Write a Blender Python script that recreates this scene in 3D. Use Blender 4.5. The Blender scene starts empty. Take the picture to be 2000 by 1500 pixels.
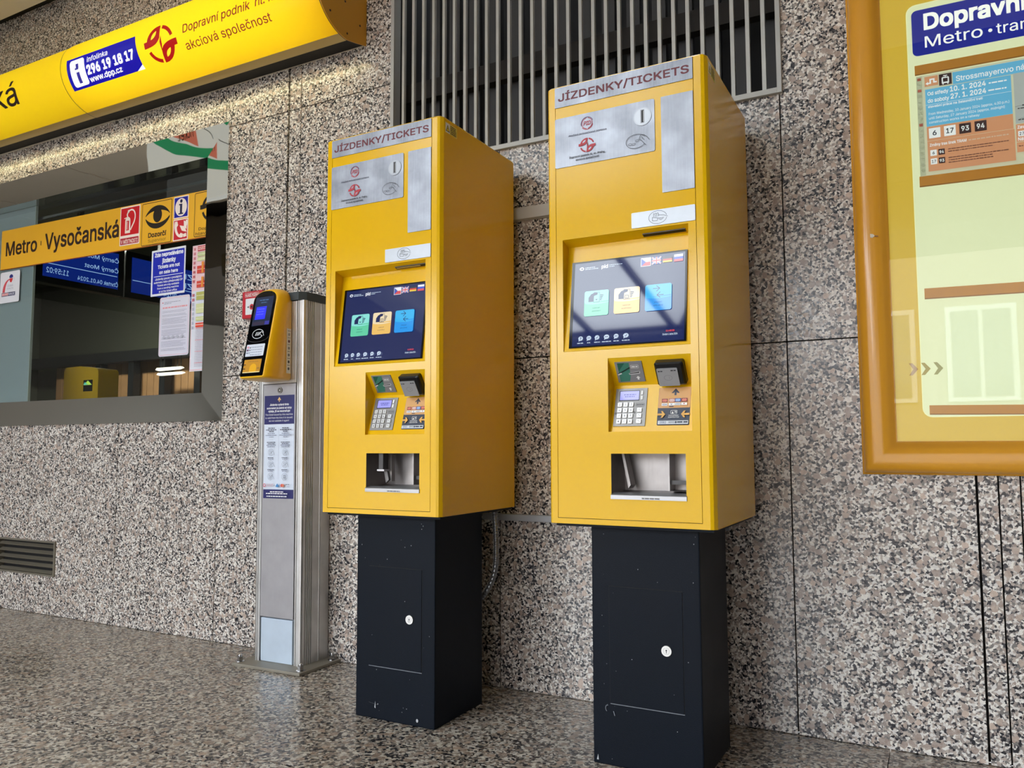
import bpy, bmesh, math, random
from mathutils import Vector, Matrix, Euler
from mathutils.geometry import tessellate_polygon, delaunay_2d_cdt
PI = math.pi
S = bpy.context.scene
COL = S.collection
random.seed(7)

# ------------------------------------------------------------------ camera, world, light, exposure
cam_d = bpy.data.cameras.new('camera'); cam = bpy.data.objects.new('camera', cam_d); COL.objects.link(cam)
CAMX, CAMY, CAMZ, YAW, PITCH, ROLL, FPX = 1.9436, -2.7868, 0.9364, 0.4920, 0.0781, -0.0031, 1556.594
cam_d.sensor_fit = 'HORIZONTAL'; cam_d.sensor_width = 36.0; cam_d.lens = FPX * 36.0 / 2000.0
cam_d.clip_start = 0.05; cam_d.clip_end = 200
_f = Vector((-math.sin(YAW)*math.cos(PITCH), math.cos(YAW)*math.cos(PITCH), math.sin(PITCH)))
_r = Vector((math.cos(YAW), math.sin(YAW), 0)); _u = _r.cross(_f)
_r2 = _r*math.cos(ROLL) + _u*math.sin(ROLL); _u2 = -_r*math.sin(ROLL) + _u*math.cos(ROLL)
cam.matrix_world = Matrix(((_r2.x, _u2.x, -_f.x, CAMX), (_r2.y, _u2.y, -_f.y, CAMY), (_r2.z, _u2.z, -_f.z, CAMZ), (0, 0, 0, 1)))
S.camera = cam
S.view_settings.view_transform = 'Standard'; S.view_settings.look = 'None'
S.view_settings.gamma = 1.0; S.view_settings.use_curve_mapping = False
S.view_settings.exposure = 1.5

W = bpy.data.worlds.new('overcast_sky'); S.world = W; W.use_nodes = True
_bg = W.node_tree.nodes['Background']; _bg.inputs[0].default_value = (0.86, 0.93, 1.0, 1); _bg.inputs[1].default_value = 3.8

def area(name, loc, rot, sx, sy, power, col=(1, 1, 1), portal=False):
    d = bpy.data.lights.new(name, 'AREA'); d.shape = 'RECTANGLE'; d.size = sx; d.size_y = sy; d.energy = power; d.color = col
    if portal: d.cycles.is_portal = True
    o = bpy.data.objects.new(name, d); COL.objects.link(o); o.location = loc; o.rotation_euler = rot
    return o
sun = bpy.data.lights.new('sun', 'SUN'); sun.energy = 9.0; sun.angle = 0.02; sun.color = (1.0, .96, .90)
sun_o = bpy.data.objects.new('sun', sun); COL.objects.link(sun_o); sun_o.location = (0, 5, 12); sun_o.rotation_euler = (math.radians(-48), 0, math.radians(-12))
area('daylight_portal', (-1.25, -7.62, 1.7), (PI/2, 0, 0), 10.0, 3.6, 1, portal=True)
area('booth_fill_light', (-5.2, 1.6, 2.96), (0, 0, 0), 1.2, .3, 50, (1, .93, .8))  # added fill light that lifts the dark booth interior, no known fixture
area('skylight_portal', (-.6, -4.6, 4.0), (0, 0, 0), 3.8, 3.4, 1, portal=True)

OPAL = 0.50                                            # share of daylight the opal skylight lets through
# ------------------------------------------------------------------ materials
def lin(h):
    h = h.lstrip('#'); c = [int(h[i:i+2], 16)/255 for i in (0, 2, 4)]
    return tuple(x/12.92 if x <= 0.04045 else ((x+0.055)/1.055)**2.4 for x in c) + (1,)
_mats = {}
def new_mat(name):
    m = bpy.data.materials.new(name); m.use_nodes = True
    return m, m.node_tree, m.node_tree.nodes['Principled BSDF']
def setp(b, **k):
    for a, v in k.items():
        a = {'base': 'Base Color', 'rough': 'Roughness', 'metal': 'Metallic', 'spec': 'Specular IOR Level', 'coat': 'Coat Weight',
             'coatr': 'Coat Roughness', 'em': 'Emission Color', 'ems': 'Emission Strength', 'trans': 'Transmission Weight', 'ior': 'IOR', 'alpha': 'Alpha'}[a]
        b.inputs[a].default_value = v
def noise_bump(nt, b, scale, dist, strength=1.0, detail=2.0, vec=None):
    n = nt.nodes.new('ShaderNodeTexNoise'); n.inputs['Scale'].default_value = scale; n.inputs['Detail'].default_value = detail
    if vec: nt.links.new(vec, n.inputs['Vector'])
    bp = nt.nodes.new('ShaderNodeBump'); bp.inputs['Strength'].default_value = strength; bp.inputs['Distance'].default_value = dist
    nt.links.new(n.outputs['Fac'], bp.inputs['Height']); nt.links.new(bp.outputs['Normal'], b.inputs['Normal'])
def objco(nt):
    t = nt.nodes.new('ShaderNodeTexCoord'); return t.outputs['Object']
def M(hexc, rough=0.5, metal=0.0, spec=0.5, coat=0.0, var=0.0, vscale=8.0, bump=None, name=None):
    key = (hexc, rough, metal, spec, coat, var, vscale, bump)
    if key in _mats: return _mats[key]
    m, nt, b = new_mat(name or 'm_' + hexc.strip('#'))
    setp(b, base=lin(hexc), rough=rough, metal=metal, spec=spec, coat=coat)
    if var or bump: oc = objco(nt)
    if var:
        n = nt.nodes.new('ShaderNodeTexNoise'); n.inputs['Scale'].default_value = vscale; n.inputs['Detail'].default_value = 5
        nt.links.new(oc, n.inputs['Vector'])
        mx = nt.nodes.new('ShaderNodeMix'); mx.data_type = 'RGBA'
        c = lin(hexc); mx.inputs['A'].default_value = tuple(x*(1-var) for x in c[:3])+(1,); mx.inputs['B'].default_value = tuple(min(1, x*(1+var)) for x in c[:3])+(1,)
        nt.links.new(n.outputs['Fac'], mx.inputs['Factor']); nt.links.new(mx.outputs['Result'], b.inputs['Base Color'])
        mr = nt.nodes.new('ShaderNodeMapRange'); mr.inputs['To Min'].default_value = max(0.02, rough-0.06); mr.inputs['To Max'].default_value = rough+0.08
        nt.links.new(n.outputs['Fac'], mr.inputs['Value']); nt.links.new(mr.outputs['Result'], b.inputs['Roughness'])
    if bump: noise_bump(nt, b, bump[0], bump[1], 1.0, 2.0, oc)
    _mats[key] = m
    return m
def EM(hexc, s=1.0, rough=0.04, spec=0.5, ior=1.5):
    key = ('em', hexc, s, rough, spec, ior)
    if key in _mats: return _mats[key]
    m, nt, b = new_mat('lit_' + hexc.strip('#'))
    setp(b, base=(0.01, 0.01, 0.01, 1), rough=rough, spec=spec, em=lin(hexc), ems=s*.72, ior=ior)
    _mats[key] = m
    return m
def LIT(hexc, s=0.5, rough=0.25, base=None):           # translucent backlit plastic: has its own colour and gives off light
    key = ('lit', hexc, s, rough)
    if key in _mats: return _mats[key]
    m, nt, b = new_mat('backlit_' + hexc.strip('#'))
    setp(b, base=tuple(.35*x for x in lin(base or hexc)[:3])+(1,), rough=rough, em=lin(hexc), ems=s*.44)
    _mats[key] = m
    return m
def ramp(nt, stops, interp='CONSTANT'):
    r = nt.nodes.new('ShaderNodeValToRGB'); r.color_ramp.interpolation = interp
    els = r.color_ramp.elements
    while len(els) > 1: els.remove(els[-1])
    els[0].position = stops[0][0]; els[0].color = stops[0][1]
    for p, c in stops[1:]:
        e = els.new(p); e.color = c
    return r
def granite(name, tint=(1, 1, 1), rough=0.22, fine=105.0, coarse=34.0, island=True, dark=1.0, spec=0.5, stain=0.0, contrast=1.0):
    m, nt, b = new_mat(name); N = nt.nodes; Lk = nt.links
    oc = objco(nt)
    if island:
        g = N.new('ShaderNodeNewGeometry'); mul = N.new('ShaderNodeVectorMath'); mul.operation = 'SCALE'; mul.inputs[0].default_value = (17.3, 11.1, 23.7)
        Lk.new(g.outputs['Random Per Island'], mul.inputs['Scale'])
        ad = N.new('ShaderNodeVectorMath'); ad.operation = 'ADD'; Lk.new(oc, ad.inputs[0]); Lk.new(mul.outputs[0], ad.inputs[1]); base = ad.outputs[0]
    else: base = oc
    nz = N.new('ShaderNodeTexNoise'); nz.inputs['Scale'].default_value = 110; nz.inputs['Detail'].default_value = 2; Lk.new(base, nz.inputs['Vector'])
    sub = N.new('ShaderNodeVectorMath'); sub.operation = 'SUBTRACT'; sub.inputs[1].default_value = (.5, .5, .5); Lk.new(nz.outputs['Color'], sub.inputs[0])
    sc = N.new('ShaderNodeVectorMath'); sc.operation = 'SCALE'; sc.inputs['Scale'].default_value = 0.009; Lk.new(sub.outputs[0], sc.inputs[0])
    dv = N.new('ShaderNodeVectorMath'); dv.operation = 'ADD'; Lk.new(base, dv.inputs[0]); Lk.new(sc.outputs[0], dv.inputs[1])
    v1 = N.new('ShaderNodeTexVoronoi'); v1.inputs['Scale'].default_value = fine; Lk.new(dv.outputs[0], v1.inputs['Vector'])
    v2 = N.new('ShaderNodeTexVoronoi'); v2.inputs['Scale'].default_value = coarse; Lk.new(dv.outputs[0], v2.inputs['Vector'])
    s1 = N.new('ShaderNodeSeparateColor'); Lk.new(v1.outputs['Color'], s1.inputs[0])
    s2 = N.new('ShaderNodeSeparateColor'); Lk.new(v2.outputs['Color'], s2.inputs[0])
    # patchiness of dark grains
    pn = N.new('ShaderNodeTexNoise'); pn.inputs['Scale'].default_value = 9; pn.inputs['Detail'].default_value = 3; Lk.new(base, pn.inputs['Vector'])
    pm = N.new('ShaderNodeMapRange'); pm.inputs['From Min'].default_value = .3; pm.inputs['From Max'].default_value = .7; pm.inputs['To Min'].default_value = -.05; pm.inputs['To Max'].default_value = .05
    Lk.new(pn.outputs['Fac'], pm.inputs['Value'])
    ad2 = N.new('ShaderNodeMath'); Lk.new(s1.outputs[0], ad2.inputs[0]); Lk.new(pm.outputs[0], ad2.inputs[1])
    d = dark
    C = lambda h: tuple(x*t for x, t in zip(lin(h)[:3], tint)) + (1,)
    r1 = ramp(nt, [(0.0, C('#1e1e24')), (0.12*d, C('#3b3a3e')), (0.24*d, C('#74706d')), (0.37, C('#968b84')), (0.54, C('#b0a49a')), (0.68, C('#cfcbc6')), (0.86, C('#dedad2'))])
    Lk.new(ad2.outputs[0], r1.inputs[0])
    r2 = ramp(nt, [(0.0, (0, 0, 0, 1)), (0.77, (.9, .9, .9, 1))]); Lk.new(s2.outputs[0], r2.inputs[0])
    r3 = ramp(nt, [(0.0, C('#9c8c82')), (0.45, C('#ae9c8f')), (0.85, C('#bda99b'))]); Lk.new(s2.outputs[1], r3.inputs[0])
    # only the heart of a coarse cell becomes a large crystal
    cd = N.new('ShaderNodeMath'); cd.operation = 'LESS_THAN'; cd.inputs[1].default_value = 0.52; Lk.new(v2.outputs['Distance'], cd.inputs[0])
    mm = N.new('ShaderNodeMath'); mm.operation = 'MULTIPLY'; Lk.new(r2.outputs[0], mm.inputs[0]); Lk.new(cd.outputs[0], mm.inputs[1])
    mx = N.new('ShaderNodeMix'); mx.data_type = 'RGBA'; Lk.new(mm.outputs[0], mx.inputs['Factor']); Lk.new(r1.outputs[0], mx.inputs['A']); Lk.new(r3.outputs[0], mx.inputs['B'])
    out = mx.outputs['Result']
    if stain:
        sn = N.new('ShaderNodeTexNoise'); sn.inputs['Scale'].default_value = 1.7; sn.inputs['Detail'].default_value = 6; Lk.new(oc, sn.inputs['Vector'])
        sr = ramp(nt, [(0.3, (1-stain, 1-stain*1.05, 1-stain*1.15, 1)), (0.7, (1, 1, 1, 1))], 'LINEAR'); Lk.new(sn.outputs['Fac'], sr.inputs[0])
        m2 = N.new('ShaderNodeMix'); m2.data_type = 'RGBA'; m2.blend_type = 'MULTIPLY'; m2.inputs['Factor'].default_value = 1; Lk.new(out, m2.inputs['A']); Lk.new(sr.outputs[0], m2.inputs['B']); out = m2.outputs['Result']
    Lk.new(out, b.inputs['Base Color'])
    mr = N.new('ShaderNodeMapRange'); mr.inputs['To Min'].default_value = rough-.05; mr.inputs['To Max'].default_value = rough+.1; Lk.new(s1.outputs[1], mr.inputs['Value']); Lk.new(mr.outputs[0], b.inputs['Roughness'])
    setp(b, spec=spec)
    return m

def brushed(name, hexc, rough=0.35, vert=True, metal=1.0, var=0.25):
    m, nt, b = new_mat(name); N = nt.nodes; Lk = nt.links; oc = objco(nt)
    mp = N.new('ShaderNodeMapping'); mp.inputs['Scale'].default_value = (60, 60, 3) if vert else (3, 60, 60); Lk.new(oc, mp.inputs['Vector'])
    n = N.new('ShaderNodeTexNoise'); n.inputs['Scale'].default_value = 3; n.inputs['Detail'].default_value = 5; Lk.new(mp.outputs[0], n.inputs['Vector'])
    n2 = N.new('ShaderNodeTexNoise'); n2.inputs['Scale'].default_value = 14; n2.inputs['Detail'].default_value = 4; Lk.new(oc, n2.inputs['Vector'])
    a = N.new('ShaderNodeMath'); a.operation = 'MULTIPLY_ADD'; a.inputs[1].default_value = .4; Lk.new(n.outputs['Fac'], a.inputs[0]); Lk.new(n2.outputs['Fac'], a.inputs[2])
    c = lin(hexc)
    r = ramp(nt, [(0.45, tuple(x*(1-var) for x in c[:3])+(1,)), (0.95, tuple(min(1, x*(1+var)) for x in c[:3])+(1,))], 'LINEAR'); Lk.new(a.outputs[0], r.inputs[0]); Lk.new(r.outputs[0], b.inputs['Base Color'])
    mr = N.new('ShaderNodeMapRange'); mr.inputs['To Min'].default_value = max(.05, rough-.1); mr.inputs['To Max'].default_value = rough+.15; Lk.new(n.outputs['Fac'], mr.inputs['Value']); Lk.new(mr.outputs[0], b.inputs['Roughness'])
    setp(b, metal=metal)
    return m
def glass(name, tint=(1, 1, 1, 1), refl=0.08):
    m = bpy.data.materials.new(name); m.use_nodes = True; nt = m.node_tree; N = nt.nodes
    for n in list(N): N.remove(n)
    o = N.new('ShaderNodeOutputMaterial'); t = N.new('ShaderNodeBsdfTransparent'); t.inputs[0].default_value = tint
    g = N.new('ShaderNodeBsdfGlossy'); g.inputs['Roughness'].default_value = 0.01
    f = N.new('ShaderNodeFresnel'); f.inputs[0].default_value = 1.5
    a = N.new('ShaderNodeMath'); a.operation = 'MULTIPLY_ADD'; a.use_clamp = True; a.inputs[1].default_value = 1.0; a.inputs[2].default_value = refl; nt.links.new(f.outputs[0], a.inputs[0])
    ge = N.new('ShaderNodeNewGeometry'); iv = N.new('ShaderNodeMath'); iv.operation = 'SUBTRACT'; iv.inputs[0].default_value = 1.0; nt.links.new(ge.outputs['Backfacing'], iv.inputs[1]); ml = N.new('ShaderNodeMath'); ml.operation = 'MULTIPLY'; nt.links.new(a.outputs[0], ml.inputs[0]); nt.links.new(iv.outputs[0], ml.inputs[1]); a = ml
    mx = N.new('ShaderNodeMixShader'); nt.links.new(a.outputs[0], mx.inputs[0]); nt.links.new(t.outputs[0], mx.inputs[1]); nt.links.new(g.outputs[0], mx.inputs[2]); nt.links.new(mx.outputs[0], o.inputs[0])
    return m

def SHELL(name, col, diff):                              # tinted plastic diffuser, lit from inside by its own tube
    m = bpy.data.materials.new(name); m.use_nodes = True; nt = m.node_tree; N = nt.nodes; b = N['Principled BSDF']
    setp(b, base=lin(diff), rough=.25, spec=.5)
    t = N.new('ShaderNodeBsdfTranslucent'); t.inputs[0].default_value = lin(col); x = N.new('ShaderNodeMixShader'); x.inputs[0].default_value = .72
    nt.links.new(b.outputs[0], x.inputs[1]); nt.links.new(t.outputs[0], x.inputs[2]); nt.links.new(x.outputs[0], N['Material Output'].inputs[0])
    return m
YEL = M('#EAB90C', 0.13, 0, 0.36, 0.0, 0, 3.0, (420, 0.00013), 'yellow_paint')
YELH = M('#F2BA14', 0.33, 0, 0.5, 0.1, 0, 8, None, 'yellow_plastic')
BLKP = M('#0b121c', 0.42, 0, 0.11, 0, 0.25, 5, (500, 0.0004), 'black_powder_coat')
STEEL = brushed('brushed_steel_plate', '#94979f', 0.40, True, 0.8, 0.28)
ALU = brushed('aluminium_profile', '#c9c8c6', 0.38, True, 0.9, 0.1)
ALUD = brushed('grey_steel_sheet', '#a5a3a6', 0.45, True, 0.6, 0.08)
MIRROR = M('#dedcd8', 0.02, 1.0, 0.5, 0, 0, 8, (2.2, 0.0022), 'polished_steel')
DARK = M('#0b0b0c', 0.6, name='dark_gap')
BLACKG = M('#08080a', 0.07, 0, 0.5, 0, name='black_glass')
WHITE = M('#f0f0ee', 0.45); INK = M('#1d1a20', 0.5); RED = M('#c21f2c', 0.45); NAVY = M('#1a1d63', 0.35)

# ------------------------------------------------------------------ mesh building
WORLD_ORIGIN = {}
class MB:
    def __init__(s): s.v = []; s.f = []; s.mi = []; s.mats = []; s.sm = []
    def m(s, mat):
        if mat not in s.mats: s.mats.append(mat)
        return s.mats.index(mat)
    def face(s, pts, mat, smooth=False):
        i = len(s.v); s.v += [tuple(p) for p in pts]; s.f.append(tuple(range(i, i+len(pts)))); s.mi.append(s.m(mat)); s.sm.append(smooth)
    def grid(s, rows, mat, smooth=True, closed=False, cap=False):    # rows of equal length
        i = len(s.v); n = len(rows[0]); k = s.m(mat)
        for r in rows: s.v += [tuple(p) for p in r]
        for a in range(len(rows)-1):
            for b in range(n if closed else n-1):
                c = (b+1) % n
                s.f.append((i+a*n+b, i+a*n+c, i+(a+1)*n+c, i+(a+1)*n+b)); s.mi.append(k); s.sm.append(smooth)
        if cap:
            s.face(list(reversed(rows[0])), mat); s.face(rows[-1], mat)
    def box(s, x0, x1, y0, y1, z0, z1, mat, bev=0.0):
        if bev <= 0:
            P = [Vector((x, y, z)) for x in (x0, x1) for y in (y0, y1) for z in (z0, z1)]
            i = len(s.v); s.v += [tuple(p) for p in P]; k = s.m(mat)
            for q in ((0, 1, 3, 2), (4, 6, 7, 5), (0, 4, 5, 1), (2, 3, 7, 6), (0, 2, 6, 4), (1, 5, 7, 3)):
                s.f.append(tuple(i+a for a in q)); s.mi.append(k); s.sm.append(False)
        else:
            bm = bmesh.new(); bmesh.ops.create_cube(bm, size=1)
            for v in bm.verts: v.co = Vector(((x0+x1)/2+v.co.x*(x1-x0), (y0+y1)/2+v.co.y*(y1-y0), (z0+z1)/2+v.co.z*(z1-z0)))
            bmesh.ops.bevel(bm, geom=bm.edges[:], offset=bev, segments=2, profile=0.6, affect='EDGES')
            s.add_bm(bm, mat)
    def add_bm(s, bm, mat, smooth=False, mtx=None):
        i = len(s.v); bm.verts.index_update(); k = s.m(mat)
        for v in bm.verts: s.v.append(tuple(mtx @ v.co if mtx else v.co))
        for f in bm.faces: s.f.append(tuple(i+v.index for v in f.verts)); s.mi.append(k); s.sm.append(smooth)
        bm.free()
    def prism(s, poly, a, b, axis, mat, smooth=False):       # poly 2D extruded a..b along axis; axis z: (x,y), x: (y,z), y: (x,z)
        def P(p, h): return {'z': (p[0], p[1], h), 'x': (h, p[0], p[1]), 'y': (p[0], h, p[1])}[axis]
        A = [P(p, a) for p in poly]; B = [P(p, b) for p in poly]
        s.grid([A, B], mat, smooth, True)
        for ring in (A, B):
            for t in tessellate_polygon([[Vector((p[0], p[1], 0)) for p in poly]]): s.face([ring[j] for j in t], mat)
    def cyl(s, c, r, h, axis, mat, n=20, r2=None, smooth=True):
        r2 = r if r2 is None else r2
        def P(a, rr, hh):
            u, v = rr*math.cos(a), rr*math.sin(a)
            return {'z': (c[0]+u, c[1]+v, c[2]+hh), 'y': (c[0]+u, c[1]+hh, c[2]+v), 'x': (c[0]+hh, c[1]+u, c[2]+v)}[axis]
        A = [P(2*PI*i/n, r, 0) for i in range(n)]; B = [P(2*PI*i/n, r2, h) for i in range(n)]
        s.grid([A, B], mat, smooth, True); s.face(A[::-1], mat); s.face(B, mat)
    def tube(s, pts, rad, mat, n=12, smooth=True):            # rad: number or per-point list
        pts = [Vector(p) for p in pts]; rows = []; prev = None
        for i, p in enumerate(pts):
            d = (pts[min(i+1, len(pts)-1)]-pts[max(i-1, 0)]).normalized()
            a = (prev - d*prev.dot(d)).normalized() if prev else d.orthogonal().normalized(); prev = a; b = d.cross(a)
            r = rad[i] if isinstance(rad, (list, tuple)) else rad
            rows.append([p+(a*math.cos(2*PI*k/n)+b*math.sin(2*PI*k/n))*r for k in range(n)])
        s.grid(rows, mat, smooth, True, True)
    def build(s, name, parent=None, origin=None, fix=True):
        me = bpy.data.meshes.new(name)
        if parent is not None: o0 = WORLD_ORIGIN[parent.name]
        elif origin is not None: o0 = Vector(origin)
        else:
            xs, ys, zs = zip(*s.v); o0 = Vector(((min(xs)+max(xs))/2, (min(ys)+max(ys))/2, min(zs)))
        me.from_pydata([tuple(Vector(v)-o0) for v in s.v], [], s.f)
        for mt in s.mats: me.materials.append(mt)
        for p, k, q in zip(me.polygons, s.mi, s.sm): p.material_index = k; p.use_smooth = q
        me.update()
        if fix:
            bm = bmesh.new(); bm.from_mesh(me); bmesh.ops.remove_doubles(bm, verts=bm.verts, dist=1e-6); bmesh.ops.recalc_face_normals(bm, faces=bm.faces); bm.to_mesh(me); bm.free()
        o = bpy.data.objects.new(name, me); COL.objects.link(o)
        if parent is not None: o.parent = parent
        else: o.location = o0
        WORLD_ORIGIN[o.name] = o0.copy()
        return o
def thing(name, label, cat, loc, group=None):
    o = bpy.data.objects.new(name, None); COL.objects.link(o); o.location = loc; o.empty_display_size = .1
    WORLD_ORIGIN[o.name] = Vector(loc); return tag(o, label, cat, group)
def tag(o, label, cat, group=None):
    o['label'] = label; o['category'] = cat
    if group: o['group'] = group
    return o
def struct(o): o['kind'] = 'structure'; return o

# ------------------------------------------------------------------ printing (lettering and pictograms as thin raised ink on a surface)
def bez(p0, p1, p2, p3, n=10):
    return [tuple(((1-t)**3)*a+3*((1-t)**2)*t*b+3*(1-t)*t*t*c+t**3*d for a, b, c, d in zip(p0, p1, p2, p3)) for t in [i/n for i in range(n+1)]]
_txt = {}
try: FONT = bpy.data.fonts.load(bpy.utils.system_resource('DATAFILES', path='fonts')+'/Inter.woff2')     # the typeface Blender itself ships
except Exception: FONT = None
def text_tris(body, shear):
    k = (body, shear)
    if k in _txt: return _txt[k]
    c = bpy.data.curves.new('lettering', 'FONT'); c.body = body; c.size = 1.0; c.shear = shear; c.resolution_u = 3; c.fill_mode = 'FRONT'
    if FONT: c.font = FONT
    o = bpy.data.objects.new('lettering', c); COL.objects.link(o)
    cv = o.to_curve(bpy.context.evaluated_depsgraph_get()); cont = []
    for sp in cv.splines:                                # glyph outlines as polygons
        B = sp.bezier_points; q = []
        for n in range(len(B)):
            a, b = B[n], B[(n+1) % len(B)]
            straight = (a.handle_right-a.co).cross(b.co-a.co).length < 1e-5 and (b.handle_left-b.co).cross(b.co-a.co).length < 1e-5
            q += [(a.co.x, a.co.y)] if straight else bez(a.co.xy, a.handle_right.xy, b.handle_left.xy, b.co.xy, 4)[:-1]
        r = [p for n, p in enumerate(q) if math.hypot(p[0]-q[n-1][0], p[1]-q[n-1][1]) > 1e-5]
        if len(r) > 2: cont.append((r, sum(r[n-1][0]*r[n][1]-r[n][0]*r[n-1][1] for n in range(len(r)))/2))
    o.to_curve_clear(); bpy.data.objects.remove(o); bpy.data.curves.remove(c)
    cont = [(q, min(p[0] for p in q), max(p[0] for p in q), min(p[1] for p in q), max(p[1] for p in q)) for q, a in cont]
    def wind(x, y):                                      # winding number of the outlines round a point
        w = 0
        for q, xa, xb, ya, yb in cont:
            if xa <= x <= xb and ya <= y <= yb:
                for n in range(len(q)):
                    (x0, y0), (x1, y1) = q[n-1], q[n]
                    if (y0 <= y) != (y1 <= y):
                        if x0+(x1-x0)*(y-y0)/(y1-y0) > x: w += 1 if y1 > y0 else -1
        return w
    tr = []; todo = sorted(cont, key=lambda t: t[1]); grp = []
    while todo:                                          # glyph by glyph
        g = [todo.pop(0)]; xm = g[0][2]
        while todo and todo[0][1] < xm: g.append(todo.pop(0)); xm = max(xm, g[-1][2])
        vs, es = [], []
        for q in g:
            b0 = len(vs); vs += [Vector(p) for p in q[0]]; es += [(b0+n, b0+(n+1) % len(q[0])) for n in range(len(q[0]))]
        V, E_, F_ = delaunay_2d_cdt(vs, es, [], 0, 1e-6)[:3]
        for f in F_:
            P = [V[n] for n in f]; cx_, cy_ = sum(p.x for p in P)/3, sum(p.y for p in P)/3
            if wind(cx_, cy_): tr.append([(p.x, p.y) for p in P])
    xs = [p[0] for t in tr for p in t]; ys = [p[1] for t in tr for p in t]
    r = (tr, min(xs), max(xs), min(ys), max(ys)); _txt[k] = r
    return r
class PR:
    def __init__(s, mb, fn, h0=0.0004, dh=0.00012, vcuts=None): s.mb = mb; s.fn = fn; s.h = h0; s.dh = dh; s.vc = vcuts
    def up(s): s.h += s.dh
    def _emit(s, poly, mat):
        polys = [poly]
        if s.vc:
            polys = []; lo, hi = min(p[1] for p in poly), max(p[1] for p in poly)
            cuts = [-1e9]+[c for c in s.vc if lo < c < hi]+[1e9]
            for a, b in zip(cuts, cuts[1:]):
                q = poly
                for sg, lim in ((1, a), (-1, -b)):
                    out = []
                    for i in range(len(q)):
                        p0, p1 = q[i], q[(i+1) % len(q)]; d0, d1 = sg*p0[1]-lim, sg*p1[1]-lim
                        if d0 >= 0: out.append(p0)
                        if d0*d1 < 0:
                            t = d0/(d0-d1); out.append((p0[0]+(p1[0]-p0[0])*t, p0[1]+(p1[1]-p0[1])*t))
                    q = out
                    if len(q) < 3: break
                if len(q) >= 3: polys.append(q)
        for q in polys: s.mb.face([s.fn(u, v, s.h) for u, v in q], mat)
    def poly(s, pts, mat, up=True):
        if up: s.up()
        for t in tessellate_polygon([[Vector((u, v, 0)) for u, v in pts]]): s._emit([pts[i] for i in t], mat)
    def rect(s, u0, u1, v0, v1, mat, up=True):
        if up: s.up()
        s._emit([(u0, v0), (u1, v0), (u1, v1), (u0, v1)], mat)
    def rrect(s, u0, u1, v0, v1, r, mat, up=True):
        if up: s.up()
        s._emit(rr_pts(u0, u1, v0, v1, r), mat)
    def frame(s, u0, u1, v0, v1, r, w, mat):
        s.up(); A = rr_pts(u0, u1, v0, v1, r); B = rr_pts(u0+w, u1-w, v0+w, v1-w, max(r-w, 1e-5))
        for i in range(len(A)):
            j = (i+1) % len(A); s._emit([A[i], A[j], B[j], B[i]], mat)
    def ell(s, cu, cv, ru, rv, mat, n=28, a0=0, a1=2*PI, up=True):
        if up: s.up()
        s._emit([(cu+ru*math.cos(a0+(a1-a0)*i/n), cv+rv*math.sin(a0+(a1-a0)*i/n)) for i in range(n + (0 if a1-a0 > 6.28 else 1))], mat)
    def arc(s, cu, cv, ru, rv, w, a0, a1, mat, n=28, up=True):
        if up: s.up()
        k = [(math.cos(a0+(a1-a0)*i/n), math.sin(a0+(a1-a0)*i/n)) for i in range(n+1)]
        for (c, d), (e, f) in zip(k, k[1:]):
            s._emit([(cu+ru*c, cv+rv*d), (cu+ru*e, cv+rv*f), (cu+(ru-w)*e, cv+(rv-w)*f), (cu+(ru-w)*c, cv+(rv-w)*d)], mat)
    def line(s, pts, w, mat, up=True):
        if up: s.up()
        n = len(pts); L_, R_ = [], []
        for i in range(n):
            a, b, c = pts[max(i-1, 0)], pts[i], pts[min(i+1, n-1)]
            d0 = (b[0]-a[0], b[1]-a[1]) if i else (c[0]-b[0], c[1]-b[1]); d1 = (c[0]-b[0], c[1]-b[1]) if i < n-1 else d0
            l0, l1 = math.hypot(*d0) or 1, math.hypot(*d1) or 1
            n0, n1 = (-d0[1]/l0, d0[0]/l0), (-d1[1]/l1, d1[0]/l1); mx, my = n0[0]+n1[0], n0[1]+n1[1]; ml = math.hypot(mx, my) or 1
            mx, my = mx/ml, my/ml; k = w/2/max(.45, mx*n0[0]+my*n0[1])
            L_.append((b[0]+mx*k, b[1]+my*k)); R_.append((b[0]-mx*k, b[1]-my*k))
        for i in range(n-1): s._emit([L_[i], R_[i], R_[i+1], L_[i+1]], mat)
    def text(s, body, u0, u1, v0, v1, mat, bold=0.0, shear=0.0, mirror=False, up=True, slope=0.0):   # ink box fitted to u0..u1, v0..v1
        if up: s.up()
        tr, a, b, c, d = text_tris(body, shear)
        bu, bv = bold*.75*(u1-u0)/(b-a), bold*.75*(v1-v0)/(d-c)             # heavier strokes: the glyph set again with small offsets
        for ou, ov in (((-bu, -bv), (bu, -bv), (-bu, bv), (bu, bv)) if bold else ((0, 0),)):
            s.h += .00003
            for t in tr:
                q = []
                for x, y in t:
                    k = (x-a)/(b-a)
                    if mirror: k = 1-k
                    q.append((u0+(u1-u0)*k+ou, v0+(v1-v0)*(y-c)/(d-c)+ov))
                s._emit(q, mat)
    def words(s, u0, u1, v, h, mat, seed=0, fill=1.0, center=False):       # rows of marks too small to be read in the photograph
        s.up(); rnd = random.Random(seed); end = u0+(u1-u0)*fill; u = u0
        if center: off = (u1-end)/2; u += off; end += off
        while u < end-h*.5:
            w = min(rnd.uniform(1.0, 4.0)*h, end-u); s._emit([(u, v), (u+w, v), (u+w, v+h), (u, v+h)], mat); u += w+h*.55
def rr_pts(u0, u1, v0, v1, r, n=5):
    out = []
    for cu, cv, a in ((u1-r, v1-r, 0), (u0+r, v1-r, PI/2), (u0+r, v0+r, PI), (u1-r, v0+r, 1.5*PI)):
        out += [(cu+r*math.cos(a+PI/2*i/n), cv+r*math.sin(a+PI/2*i/n)) for i in range(n+1)]
    return out
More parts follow.
